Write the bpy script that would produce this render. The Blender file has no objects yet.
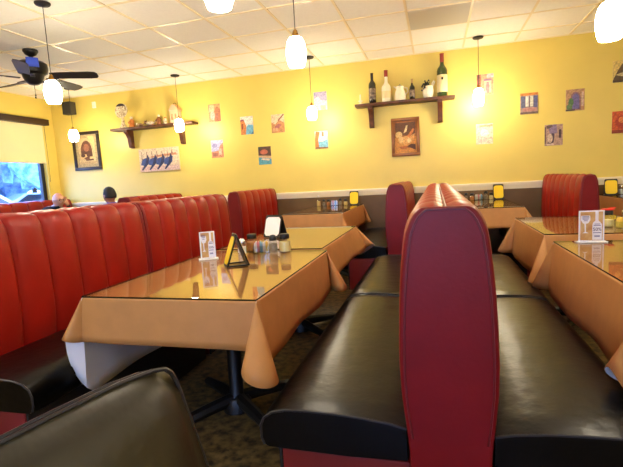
import bpy, bmesh, math, random
from mathutils import Vector, Matrix
PI = math.pi
random.seed(7)
SC = bpy.context.scene
COL = SC.collection

# ------------------------------------------------------------------ helpers
def lin(c):
    r = []
    for v in c[:3]:
        v = v / 255.0
        r.append(v / 12.92 if v <= 0.04045 else ((v + 0.055) / 1.055) ** 2.4)
    return (r[0], r[1], r[2], 1.0)

_M = {}
def mat(name, rgb, rough=0.5, metal=0.0, bump=0.0, bscale=60.0, var=0.0, vscale=6.0, rgb2=None, coat=0.0, spec=0.5, detail=4.0):
    if name in _M: return _M[name]
    m = bpy.data.materials.new(name); m.use_nodes = True
    nt = m.node_tree; N = nt.nodes; L = nt.links
    b = N['Principled BSDF']
    b.inputs['Roughness'].default_value = rough
    b.inputs['Metallic'].default_value = metal
    b.inputs['Coat Weight'].default_value = coat
    b.inputs['Coat Roughness'].default_value = 0.12
    b.inputs['Specular IOR Level'].default_value = spec
    tc = N.new('ShaderNodeTexCoord')
    c1 = lin(rgb)
    if rgb2 is None:
        c2 = tuple(max(0, x * (1 - var)) for x in c1[:3]) + (1,)
    else:
        c2 = lin(rgb2)
    if var > 0 or rgb2 is not None:
        nz = N.new('ShaderNodeTexNoise'); nz.inputs['Scale'].default_value = vscale; nz.inputs['Detail'].default_value = detail
        L.new(tc.outputs['Object'], nz.inputs['Vector'])
        rp = N.new('ShaderNodeValToRGB')
        rp.color_ramp.elements[0].position = 0.35; rp.color_ramp.elements[0].color = c2
        rp.color_ramp.elements[1].position = 0.62; rp.color_ramp.elements[1].color = c1
        L.new(nz.outputs['Fac'], rp.inputs['Fac']); L.new(rp.outputs['Color'], b.inputs['Base Color'])
    else:
        b.inputs['Base Color'].default_value = c1
    if bump > 0:
        n2 = N.new('ShaderNodeTexNoise'); n2.inputs['Scale'].default_value = bscale; n2.inputs['Detail'].default_value = 3
        L.new(tc.outputs['Object'], n2.inputs['Vector'])
        bp = N.new('ShaderNodeBump'); bp.inputs['Strength'].default_value = bump; bp.inputs['Distance'].default_value = 0.01
        L.new(n2.outputs['Fac'], bp.inputs['Height']); L.new(bp.outputs['Normal'], b.inputs['Normal'])
    _M[name] = m
    return m

def mat_glow(name, rgb, strength):
    if name in _M: return _M[name]
    m = bpy.data.materials.new(name); m.use_nodes = True
    b = m.node_tree.nodes['Principled BSDF']
    b.inputs['Base Color'].default_value = (0.9, 0.88, 0.82, 1)
    b.inputs['Emission Color'].default_value = lin(rgb)
    b.inputs['Emission Strength'].default_value = strength
    _M[name] = m
    return m

def mat_glass(name, tint=(255, 255, 255), ior=1.5, rough=0.02):
    """thin sheet glass: lets light straight through, mirrors by Fresnel"""
    if name in _M: return _M[name]
    m = bpy.data.materials.new(name); m.use_nodes = True
    nt = m.node_tree; N = nt.nodes; L = nt.links
    N.remove(N['Principled BSDF'])
    out = N['Material Output']
    tr = N.new('ShaderNodeBsdfTransparent'); tr.inputs['Color'].default_value = lin(tint)
    gl = N.new('ShaderNodeBsdfGlossy'); gl.inputs['Roughness'].default_value = rough
    fr = N.new('ShaderNodeFresnel')
    ge = N.new('ShaderNodeNewGeometry')
    m1 = N.new('ShaderNodeMath'); m1.operation = 'MULTIPLY_ADD'; m1.inputs[1].default_value = -2; m1.inputs[2].default_value = 1
    m2 = N.new('ShaderNodeMath'); m2.operation = 'POWER'; m2.inputs[0].default_value = ior
    L.new(ge.outputs['Backfacing'], m1.inputs[0]); L.new(m1.outputs[0], m2.inputs[1]); L.new(m2.outputs[0], fr.inputs['IOR'])
    mx = N.new('ShaderNodeMixShader')
    L.new(fr.outputs[0], mx.inputs[0]); L.new(tr.outputs[0], mx.inputs[1]); L.new(gl.outputs[0], mx.inputs[2])
    L.new(mx.outputs[0], out.inputs['Surface'])
    _M[name] = m
    return m

class MB:
    """collects shapes, links them as ONE mesh object"""
    def __init__(s): s.v = []; s.f = []; s.mi = []; s.k = 0
    def mt(s, k): s.k = k; return s
    def add(s, vs, fs, M=None):
        o = len(s.v)
        for p in vs:
            p = Vector(p)
            s.v.append(tuple(M @ p) if M is not None else tuple(p))
        for f in fs:
            s.f.append(tuple(o + i for i in f)); s.mi.append(s.k)
        return s
    def bm(s, b, M=None):
        b.verts.index_update()
        s.add([v.co.copy() for v in b.verts], [[v.index for v in f.verts] for f in b.faces], M); b.free(); return s
    def box(s, x0, x1, y0, y1, z0, z1, bev=0.0, seg=2, M=None):
        b = bmesh.new(); bmesh.ops.create_cube(b, size=1)
        for v in b.verts:
            v.co = Vector((x0 + (v.co.x + .5) * (x1 - x0), y0 + (v.co.y + .5) * (y1 - y0), z0 + (v.co.z + .5) * (z1 - z0)))
        if bev > 0:
            bmesh.ops.bevel(b, geom=b.edges[:], offset=bev, segments=seg, profile=0.5, affect='EDGES')
        return s.bm(b, M)
    def lathe(s, prof, n=24, M=None, cap=True, sx=1, sy=1):
        vs = []; fs = []
        for r, z in prof:
            for i in range(n):
                a = 2 * PI * i / n
                vs.append((r * math.cos(a) * sx, r * math.sin(a) * sy, z))
        for j in range(len(prof) - 1):
            for i in range(n):
                k = (i + 1) % n
                fs.append((j * n + i, j * n + k, (j + 1) * n + k, (j + 1) * n + i))
        if cap:
            fs.append(tuple(range(n - 1, -1, -1)))
            fs.append(tuple((len(prof) - 1) * n + i for i in range(n)))
        return s.add(vs, fs, M)
    def tube(s, pts, r, n=8, closed=False, M=None, caps=True):
        P = [Vector(p) for p in pts]; m = len(P); vs = []; fs = []
        up = None
        for i, p in enumerate(P):
            a = P[(i - 1) % m] if (closed or i > 0) else p
            b = P[(i + 1) % m] if (closed or i < m - 1) else p
            t = (b - a)
            t = t.normalized() if t.length > 1e-9 else Vector((0, 0, 1))
            if up is None:
                up = Vector((0, 0, 1)) if abs(t.z) < .9 else Vector((1, 0, 0))
            u = (up - t * up.dot(t))
            u = u.normalized() if u.length > 1e-6 else t.orthogonal().normalized()
            w = t.cross(u); up = u
            rr = r[i] if isinstance(r, (list, tuple)) else r
            for k in range(n):
                an = 2 * PI * k / n
                vs.append(p + (u * math.cos(an) + w * math.sin(an)) * rr)
        for i in range(m if closed else m - 1):
            j = (i + 1) % m
            for k in range(n):
                l = (k + 1) % n
                fs.append((i * n + k, i * n + l, j * n + l, j * n + k))
        if not closed and caps:
            fs.append(tuple(range(n - 1, -1, -1))); fs.append(tuple((m - 1) * n + k for k in range(n)))
        return s.add(vs, fs, M)
    def prism(s, poly, y0, y1, M=None):
        """poly in x,z extruded along y"""
        n = len(poly)
        vs = [(x, y0, z) for x, z in poly] + [(x, y1, z) for x, z in poly]
        fs = [tuple(range(n)), tuple(range(2 * n - 1, n - 1, -1))]
        for i in range(n):
            j = (i + 1) % n
            fs.append((i, n + i, n + j, j))
        return s.add(vs, fs, M)
    def ball(s, c, r, sub=2, sc=(1, 1, 1), M=None):
        b = bmesh.new(); bmesh.ops.create_icosphere(b, subdivisions=sub, radius=1)
        for v in b.verts: v.co = Vector((c[0] + v.co.x * r * sc[0], c[1] + v.co.y * r * sc[1], c[2] + v.co.z * r * sc[2]))
        return s.bm(b, M)
    def build(s, name, mats, parent=None, smooth=True, angle=40, loc=None, recalc=True):
        me = bpy.data.meshes.new(name)
        me.from_pydata(s.v, [], s.f); me.update()
        if not isinstance(mats, (list, tuple)): mats = [mats]
        for m in mats: me.materials.append(m)
        me.polygons.foreach_set('material_index', s.mi)
        if recalc:
            b = bmesh.new(); b.from_mesh(me); bmesh.ops.recalc_face_normals(b, faces=b.faces[:]); b.to_mesh(me); b.free()
        if smooth:
            me.polygons.foreach_set('use_smooth', [True] * len(me.polygons))
            me.set_sharp_from_angle(angle=math.radians(angle))
        o = bpy.data.objects.new(name, me); COL.objects.link(o)
        if parent is not None: o.parent = parent
        if loc is not None: o.location = loc
        return o

def tag(o, label, cat, group=None):
    o['label'] = label; o['category'] = cat
    if group: o['group'] = group
    return o
def thing(name, label, cat, loc=(0, 0, 0), rz=0.0, group=None):
    o = bpy.data.objects.new(name, None); COL.objects.link(o)
    o.empty_display_size = .1; o.location = loc; o.rotation_euler = (0, 0, rz)
    return tag(o, label, cat, group)
def struct(o):
    o['kind'] = 'structure'; return o
def dup(root, loc, rz=None, label=None, group=None):
    r = root.copy(); COL.objects.link(r); r.location = loc
    if rz is not None: r.rotation_euler = (0, 0, rz)
    if label: r['label'] = label
    if group: r['group'] = group
    for ch in list(root.children):
        c = ch.copy(); COL.objects.link(c); c.parent = r
        for g in list(ch.children):
            d = g.copy(); COL.objects.link(d); d.parent = c
    return r
def plabel(o, t): o['label'] = t; return o
def T(x, y, z): return Matrix.Translation((x, y, z))
def RZ(a): return Matrix.Rotation(a, 4, 'Z')
def RX(a): return Matrix.Rotation(a, 4, 'X')
def RY(a): return Matrix.Rotation(a, 4, 'Y')

# ------------------------------------------------------------------ numbers of the room (metres)
CAMH = 1.19
YW, XL, XR, YF, ZC = 6.31, -6.21, 4.4, -3.2, 2.76
RAIL0, RAIL1 = 0.94, 1.03

# ------------------------------------------------------------------ materials
M_wall = mat('yellow_paint', (230, 206, 102), .42, var=.05, vscale=2.5, bump=.05, bscale=90)
M_ceil = mat('ceiling_tile', (252, 250, 240), .9, var=.03, vscale=45, bump=.15, bscale=160)
M_grid = mat('grid_metal', (244, 230, 194), .35)
M_wains = mat('olive_wainscot', (112, 84, 42), .5, var=.25, vscale=5, bump=.08, bscale=40)
M_cream = mat('cream_trim', (248, 238, 205), .45)
M_floor = mat('floor_tile', (124, 102, 62), .4, rgb2=(30, 24, 16), vscale=22, bump=.15, bscale=30, detail=9)
M_red = mat('red_vinyl', (152, 24, 12), .36, var=.18, vscale=5, bump=.10, bscale=45, coat=0, spec=.3)
M_redp = mat('red_vinyl_panel', (122, 16, 22), .42, var=.15, vscale=6, bump=.06, bscale=70, spec=.28)
M_redd = mat('red_piping', (104, 16, 20), .45)
M_black = mat('black_vinyl', (8, 7, 7), .29, var=.3, vscale=4, bump=.38, bscale=12, coat=0, spec=.22)
M_blackp = mat('black_piping', (40, 40, 44), .3)
M_plinth_side = mat('dark_plinth_side', (18, 14, 13), .6)
M_plinth = mat('red_plinth', (120, 20, 20), .5, var=.2)
M_cloth = mat('tan_cloth', (196, 138, 76), .55, var=.08, vscale=14, bump=.05, bscale=200)
M_clothw = mat('white_flannel', (232, 230, 228), .9)
M_glass = mat_glass('table_glass', (250, 248, 238), 1.5, .015)
M_gedge = mat('glass_edge', (16, 22, 14), .15)
M_iron = mat('black_iron', (14, 14, 15), .45, bump=.1, bscale=120)
M_wood = mat('shelf_wood', (104, 58, 28), .5, rgb2=(66, 34, 16), vscale=11)
M_tabwood = mat('table_board', (120, 90, 60), .6)
M_white = mat('white_plastic', (240, 238, 230), .4)
M_glassj = mat_glass('jar_glass', (245, 248, 245), 1.45, .03)
M_lid = mat('black_lid', (18, 17, 17), .4)
M_redlid = mat('red_lid', (225, 40, 28), .4)
M_cheese = mat('grated_cheese', (240, 222, 150), .9, bump=.4, bscale=300)
M_pepper = mat('ground_pepper', (86, 74, 60), .9, rgb2=(190, 180, 160), vscale=300)
M_chili = mat('chili_flakes', (170, 70, 30), .9, rgb2=(214, 160, 80), vscale=250)
M_salt = mat('salt', (246, 246, 244), .9)
M_steel = mat('steel_cap', (200, 198, 190), .25, metal=.9)
M_brass = mat('brass', (150, 110, 50), .3, metal=.9)
M_yel = mat('yellow_card', (250, 214, 22), .5)
M_shade = mat_glow('lit_glass_shade', (255, 240, 212), 40)

# ------------------------------------------------------------------ the setting
def wall_with_hole(name, m, axis, c, thick, a0, a1, z0, z1, hole):
    """a wall slab at constant x (axis 'x') or y; hole=(h0,h1,hz0,hz1)"""
    b = MB()
    h0, h1, q0, q1 = hole
    def put(p0, p1, r0, r1):
        if axis == 'x': b.box(min(c, c + thick), max(c, c + thick), p0, p1, r0, r1)
        else: b.box(p0, p1, min(c, c + thick), max(c, c + thick), r0, r1)
    put(a0, h0, z0, z1); put(h1, a1, z0, z1); put(h0, h1, z0, q0); put(h0, h1, q1, z1)
    return struct(b.build(name, m, smooth=False))

f = struct(MB().box(XL - .15, XR + .15, YF - .15, YW + .15, -.1, 0).build('floor', M_floor, smooth=False))
struct(MB().box(XL - .15, XR + .15, YW, YW + .15, 0, ZC).build('wall_back', M_wall, smooth=False))
WIN = (3.7, 6.08, .86, 2.34)
wall_with_hole('wall_left', M_wall, 'x', XL, -.15, YF - .15, YW, 0, ZC, WIN)
struct(MB().box(XR, XR + .15, YF - .15, YW, 0, ZC).build('wall_right', M_wall, smooth=False))
FWIN = (-1.7, .5, .75, 2.2)
wall_with_hole('wall_front', M_wall, 'y', YF, -.15, XL, XR, 0, ZC, FWIN)

# ceiling: tiles and the metal grid
TX0, TY0, TS = -.854, 5.875, .61
ce = MB().box(XL - .15, XR + .15, YF - .15, YW + .15, ZC + .006, ZC + .1)
ceiling = struct(ce.build('ceiling', M_ceil, smooth=False))
g = MB()
k = math.floor((XL - TX0) / TS) + 1
while TX0 + k * TS < XR:
    x = TX0 + k * TS; g.box(x - .011, x + .011, YF, YW, ZC - .002, ZC + .008); k += 1
k = math.floor((YF - TY0) / TS) + 1
while TY0 + k * TS < YW:
    y = TY0 + k * TS; g.box(XL, XR, y - .011, y + .011, ZC - .002, ZC + .008); k += 1
go = struct(g.build('ceiling_grid', M_grid, parent=ceiling, smooth=False))
go['kind'] = 'structure'
# wall angle all round
w = MB()
w.box(XL, XR, YW - .02, YW, ZC - .004, ZC + .006); w.box(XL, XL + .02, YF, YW, ZC - .004, ZC + .006)
struct(w.build('trim_1', M_grid, smooth=False))

# wainscot and chair rail on the back wall
struct(MB().box(XL + .001, XR, YW - .012, YW, .10, RAIL0).build('trim_2', M_wains, smooth=False))
r = MB()
r.prism([(0, RAIL0 - .005), (.016, RAIL0), (.02, RAIL0 + .02), (.03, RAIL0 + .055), (.034, RAIL1 - .008), (.03, RAIL1), (0, RAIL1)], XL + .001, XR)
for i, v in enumerate(r.v): r.v[i] = (v[1], YW - v[0], v[2])
struct(r.build('trim_3', M_cream, smooth=False))
M_base = mat('dark_baseboard', (40, 26, 16), .5)
struct(MB().box(XL, XR, YW - .02, YW, 0, .10, .004).build('baseboard_back', M_base))
struct(MB().box(XL, XL + .015, YF, YW - .02, 0, .10, .004).build('baseboard_left', M_base))

# left window: frame, pane, sill
M_winf = mat('dark_window_frame', (28, 32, 44), .4)
wn = MB()
a0, a1, q0, q1 = WIN
xw = XL - .09
wn.box(xw - .03, xw + .03, a0, a0 + .05, q0, q1, .004); wn.box(xw - .03, xw + .03, a1 - .07, a1, q0, q1, .004)
wn.box(xw - .03, xw + .03, a0 + .05, a1 - .07, q0, q0 + .05, .004); wn.box(xw - .03, xw + .03, a0 + .05, a1 - .07, q1 - .05, q1, .004)
wn.box(xw - .025, xw + .025, 4.86, 4.91, q0 + .05, q1 - .05, .004)
win1 = struct(wn.build('window_1', M_winf, smooth=False))
M_pane = mat_glass('window_glass', (235, 242, 252), 1.4, .0)
MB().box(xw - .004, xw + .004, a0 + .05, 4.86, q0 + .05, q1 - .05).build('pane', M_pane, win1, smooth=False)
MB().box(xw - .004, xw + .004, 4.91, a1 - .07, q0 + .05, q1 - .05).build('pane', M_pane, win1, smooth=False)
struct(MB().box(XL - .06, XL + .05, a0 - .03, a1 + .03, q0 - .035, q0, .005).build('trim_4', M_cream))
# front windows behind the viewer
fw = MB(); a0, a1, q0, q1 = FWIN; yw = YF - .08
n = 5
for i in range(n + 1):
    x = a0 + (a1 - a0) * i / n
    fw.box(max(a0, x - .035), min(a1, x + .035), yw - .03, yw + .03, q0, q1)
fw.box(a0, a1, yw - .029, yw + .029, q0, q0 + .05); fw.box(a0, a1, yw - .029, yw + .029, q1 - .05, q1)
win2 = struct(fw.build('window_2', M_winf, smooth=False))
MB().box(a0 + .01, a1 - .01, yw - .004, yw + .004, q0 + .02, q1 - .02).build('pane', M_pane, win2, smooth=False)

# roller blind with its valance on the left window
bl = thing('roller_blind', 'cream roller blind half lowered over the window, under a dark brown valance', 'blind', (XL, 4.9, 2.3))
M_blind = mat('blind_fabric', (238, 222, 170), .8, var=.04, vscale=3)
b = MB().box(.012, .016, -1.22, 1.165, 1.72 - 2.3, .05); b.build('fabric', M_blind, bl, smooth=False)
MB().tube([(.014, -1.22, 1.715 - 2.3), (.014, 1.165, 1.715 - 2.3)], .011, 8).build('hem_bar', M_blind, bl)
MB().box(.002, .10, -1.32, 1.235, .02, .115, .006).build('valance', mat('dark_valance', (58, 34, 18), .5, var=.2), bl)
MB().tube([(.03, 1.19, .02), (.03, 1.195, -.45), (.03, 1.19, -.9)], .003, 6).build('pull_cord', M_winf, bl)

# outside the left window
M_asph = mat('asphalt', (92, 98, 110), .9, var=.2)
struct(MB().box(-60, XL - .2, -30, 45, -.25, -.12).build('ground', M_asph, smooth=False))
M_leaf = mat('tree_leaves', (130, 170, 190), .8, rgb2=(64, 104, 146), vscale=3.5, bump=.6, bscale=8)
M_leaf2 = mat('pale_tree_leaves', (140, 184, 200), .8, rgb2=(70, 110, 150), vscale=5, bump=.6, bscale=8)
M_bark = mat('bark', (60, 50, 44), .9)
def tree(x, y, h, r, label, m, sd):
    rn = random.Random(sd)
    t = thing('tree', label, 'tree', (x, y, -.12), 0, 'trees beyond the window')
    cr = MB()
    for i in range(16):
        a = rn.uniform(0, 2 * PI); q = r * rn.uniform(.1, .75); z = h * rn.uniform(.38, .95)
        rr = r * rn.uniform(.28, .5)
        bmx = bmesh.new(); bmesh.ops.create_icosphere(bmx, subdivisions=3, radius=rr)
        for v in bmx.verts:
            v.co *= rn.uniform(.82, 1.18); v.co += Vector((q * math.cos(a), q * math.sin(a), z))
        cr.bm(bmx)
    cr.build('crown', m, t, smooth=False)
    MB().tube([(0, 0, 0), (.05, .02, h * .3), (-.03, .05, h * .6)], [.16, .12, .06], 8).build('trunk', M_bark, t)
tree(-12.5, 12.2, 4.2, 1.9, 'bushy pale tree close outside the window beside its dark frame', M_leaf2, 1)
tree(-17.5, 13.2, 5.5, 2.7, 'tall dark tree outside, in the middle of the window view', M_leaf, 2)
tree(-21.0, 19.5, 6.0, 3.2, 'tall pale tree farther off behind the parked cars', M_leaf2, 3)
tree(-17.5, 7.2, 5.0, 2.2, 'dark tree outside at the left edge of the window view', M_leaf, 4)
tree(-26.0, 26.0, 7.5, 4.2, 'big dark tree at the far side of the car park', M_leaf, 5)
M_carw = mat('pale_car_paint', (215, 225, 235), .25, coat=.5)
M_carg = mat('car_glass', (30, 40, 52), .1)
M_tyre = mat('tyre', (20, 20, 22), .8)
def car(x, y, rz, label):
    t = thing('car', label, 'car', (x, y, -.12), rz, 'parked cars')
    b = MB()
    b.prism([(-2.1, .25), (2.1, .25), (2.15, .6), (2.0, .82), (1.0, .92), (.35, 1.4), (-1.0, 1.42), (-1.75, .98), (-2.15, .9)], -.8, .8)
    b.build('body', M_carw, t, angle=20)
    b = MB()
    b.prism([(.85, .95), (.3, 1.34), (-.95, 1.36), (-1.5, .98)], -.812, .812)
    b.build('side_window', M_carg, t, smooth=False)
    for sx in (-1.3, 1.3):
        for sy in (-.72, .72):
            MB().lathe([(.1, -.1), (.32, -.1), (.33, -.05), (.33, .05), (.32, .1), (.1, .1)], 20, T(sx, sy, .33) @ RX(PI / 2)).build('wheel', M_tyre, t)
car(-12.2, 9.4, 1.2, 'white parked car outside at the left of the window view')
car(-15.0, 14.6, 1.1, 'white parked car outside nearer the middle of the window')

# ------------------------------------------------------------------ booths
PROF = [(.0, .118), (.40, .120), (.47, .128), (.55, .138), (.64, .142), (.76, .139), (.88, .133), (.97, .124), (1.03, .115), (1.065, .103), (1.09, .087), (1.103, .068), (1.109, .045), (1.111, .02), (1.111, .0)]
def half_w(z, scale=1.0):
    for i in range(len(PROF) - 1):
        if PROF[i][0] <= z <= PROF[i + 1][0]:
            t = (z - PROF[i][0]) / (PROF[i + 1][0] - PROF[i][0]); return (PROF[i][1] * (1 - t) + PROF[i + 1][1] * t) * scale
    return 0
def profile_pts(z0, n1=14):
    pts = [(half_w(z0), z0)] + [(w_, z_) for z_, w_ in PROF if z_ > z0]
    # resample smoothly (Catmull-Rom)
    out = []
    for i in range(len(pts) - 1):
        p0 = pts[max(0, i - 1)]; p1 = pts[i]; p2 = pts[i + 1]; p3 = pts[min(len(pts) - 1, i + 2)]
        for t in (0, .33, .66):
            q = [.5 * (2 * p1[j] + (p2[j] - p0[j]) * t + (2 * p0[j] - 5 * p1[j] + 4 * p2[j] - p3[j]) * t * t + (-p0[j] + 3 * p1[j] - 3 * p2[j] + p3[j]) * t ** 3) for j in (0, 1)]
            out.append((max(0, q[0]), q[1]))
    out.append(pts[-1])
    return out
def booth(label, xc, y0, y1, nch, seat_w=.465, seats=(-1, 1), group=None, top=1.11, wscale=1.0):
    t = thing('booth_bench', label, 'booth', (xc, y0, 0), 0, group)
    Lg = y1 - y0
    pp = [(a * wscale, z * top / 1.11) for a, z in profile_pts(.36)]
    for s in (-1, 1):
        vs = []; fs = []; ny = nch * 16
        ys = [Lg * j / ny for j in range(ny + 1)]
        for j, y in enumerate(ys):
            ph = (j % 16) / 16.0
            q = abs(math.sin(PI * ph)) ** .42
            if j in (0, ny): q = -.15
            for i, (px, pz) in enumerate(pp):
                a = pp[max(0, i - 1)]; c = pp[min(len(pp) - 1, i + 1)]
                tx, tz = c[0] - a[0], c[1] - a[1]; l = math.hypot(tx, tz) or 1
                nx, nz = tz / l, -tx / l
                fade = min(1, max(0, (px) / .03))
                d = -.026 * (1 - q)
                x = max(0.002, px + nx * d); z = pz + nz * d - .012 * (1 - fade)
                vs.append((s * x, y, z))
        m = len(pp)
        for j in range(ny):
            for i in range(m - 1):
                fs.append((j * m + i, j * m + i + 1, (j + 1) * m + i + 1, (j + 1) * m + i))
        b = MB(); b.add(vs, fs)
        o = b.build('back_cushion', M_red, t, angle=70, recalc=False)
        # make normals face outward
        me = o.data
        if (me.polygons[5].normal.x > 0) != (s > 0): me.flip_normals()
    # end panels
    for yy, sg in ((0, -1), (Lg, 1)):
        poly = []
        zs = [0, .2, .38, .44, .5, .58, .66, .76, .86, .94, 1.0, 1.03, 1.05, 1.07, 1.085, 1.095, 1.101]
        for z in zs: poly.append((half_w(z) * wscale - .008, z * top / 1.11))
        full = poly + [(-x, z) for x, z in reversed(poly)]
        b = MB()
        ya, yb = (yy - .012, yy + .02) if sg < 0 else (yy - .02, yy + .012)
        b.prism(full, ya, yb)
        ep = b.build('end_panel', M_redp, t, angle=35)
        md = ep.modifiers.new('round', 'BEVEL'); md.width = .008; md.segments = 3; md.limit_method = 'ANGLE'; md.angle_limit = .6
        ip = [(x - (.014 if x > 0 else -.014), z - .006) for x, z in poly if z > .40]
        seam = ip + [(-x, z) for x, z in reversed(ip)]
        ys_ = yy - .012 if sg < 0 else yy + .012
        MB().tube([(x, ys_, z) for x, z in seam], .0035, 6).build('piping', M_redd, ep)
    # seam along the top between both backs
    MB().tube([(0, .01 + (Lg - .02) * j / 20, top - .016 + .003 * math.sin(j * 2.1)) for j in range(21)], .006, 8).build('top_seam', M_redd, t)
    # seats and plinths
    for s in seats:
        prof = [(.118, .345), (.118, .455), (.17, .468), (.25, .478), (.34, .484), (.43, .486), (.50, .482), (.545, .470), (.572, .448), (.583, .420), (.583, .375), (.575, .352), (.56, .342), (.3, .338)]
        prof = [(.118 + (x - .118) * seat_w / .465, z) for x, z in prof]
        ny = 26; vs = []; fs = []; m = len(prof)
        cz = .41; cx = .35
        for j in range(ny + 1):
            tt = j / ny; y = .004 + (Lg - .008) * tt
            e = min(tt, 1 - tt) * Lg
            puff = 1 - .10 * max(0, 1 - e / .05) ** 2
            for x, z in prof:
                vs.append((s * (cx + (x - cx) * (1 - (1 - puff) * .12)), y, cz + (z - cz) * puff))
        for j in range(ny):
            for i in range(m):
                k2 = (i + 1) % m
                fs.append((j * m + i, j * m + k2, (j + 1) * m + k2, (j + 1) * m + i))
        fs.append(tuple(range(m))); fs.append(tuple(ny * m + i for i in range(m)))
        st = MB().add(vs, fs).build('seat', M_black, t, angle=55)
        for yy in (.004, Lg - .004):
            lp = [(s * (cx + (x - cx) * .99), yy, cz + (z - cz) * .92) for x, z in prof[1:12]]
            MB().tube(lp, .0045, 6).build('piping', M_blackp, st)
        xa, xb = .10, .118 + .40 * seat_w / .465
        MB().box(min(s * xa, s * xb), max(s * xa, s * xb), .015, Lg - .015, 0, .340, .006).build('plinth', M_plinth, t)
        MB().box(min(s * (xb + .001), s * (xb + .013)), max(s * (xb + .001), s * (xb + .013)), .02, Lg - .02, 0, .338, .003).build('plinth_side', M_plinth_side, t)  # thin near-black slab along the plinth's long side
    return t
booth('red vinyl booth bench with black seats, its tall end panel facing the viewer', .022, 1.25, 2.66, 7, group='booth benches down the room')
booth('red booth bench standing end to end behind the nearest centre bench', .022, 2.69, 4.05, 7, group='booth benches down the room')
booth('long red channelled booth bench against the left of the table with the yellow tent card', -2.10, 1.28, 2.70, 7, group='booth benches down the room')
booth('red channelled booth bench behind the first left one, beside the table with the white card', -2.10, 2.73, 4.05, 7, group='booth benches down the room')
booth('red booth bench at the back wall under the five small prints, purple-looking end panel', -2.35, 4.96, 6.24, 6, wscale=.74, group='booth benches along the back wall')
booth('red booth bench at the back wall under the still life picture', -.395, 4.62, 6.24, 7, wscale=.88, group='booth benches along the back wall')
booth('red booth bench at the back wall under the shutter and doorway prints', 1.365, 4.70, 6.24, 8, wscale=.68, group='booth benches along the back wall')
booth('low looking red booth bench beyond the left row, just right of the dark haired person', -3.93, 5.0, 6.24, 6, group='booth benches along the back wall')
booth('red booth bench under the window behind the bald person', -6.062, 4.3, 6.24, 7, seat_w=.46, seats=(1,), group='booth benches along the back wall')

# ------------------------------------------------------------------ tables, cloths, glass tops
def table(label, x0, x1, y0, y1, h, group='dining tables'):
    cx, cy = (x0 + x1) / 2, (y0 + y1) / 2
    t = thing('dining_table', label, 'table', (cx, cy, 0), 0, group)
    hx, hy = (x1 - x0) / 2 - .005, (y1 - y0) / 2 - .005
    MB().box(-hx, hx, -hy, hy, h - .035, h - .010, .004).build('tabletop', M_tabwood, t)
    MB().lathe([(.055, .05), (.05, .07), (.038, .09), (.036, h - .08), (.05, h - .06)], 20).build('column', M_iron, t)
    MB().box(-hx * .5, hx * .5, -hy * .5, hy * .5, h - .06, h - .035, .004).build('support_plate', M_iron, t)
    c = MB()
    for a in range(4):
        A = PI / 4 + a * PI / 2 + .12
        c.tube([(.02 * math.cos(A), .02 * math.sin(A), .065), (.18 * math.cos(A), .18 * math.sin(A), .05), (.38 * math.cos(A), .38 * math.sin(A), .026), (.41 * math.cos(A), .41 * math.sin(A), .015)], [.034, .032, .025, .014], 8)
    c.lathe([(.075, .0), (.075, .05), (.06, .075), (.04, .08)], 20)
    c.build('cross_base', M_iron, t)
    return t

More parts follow.
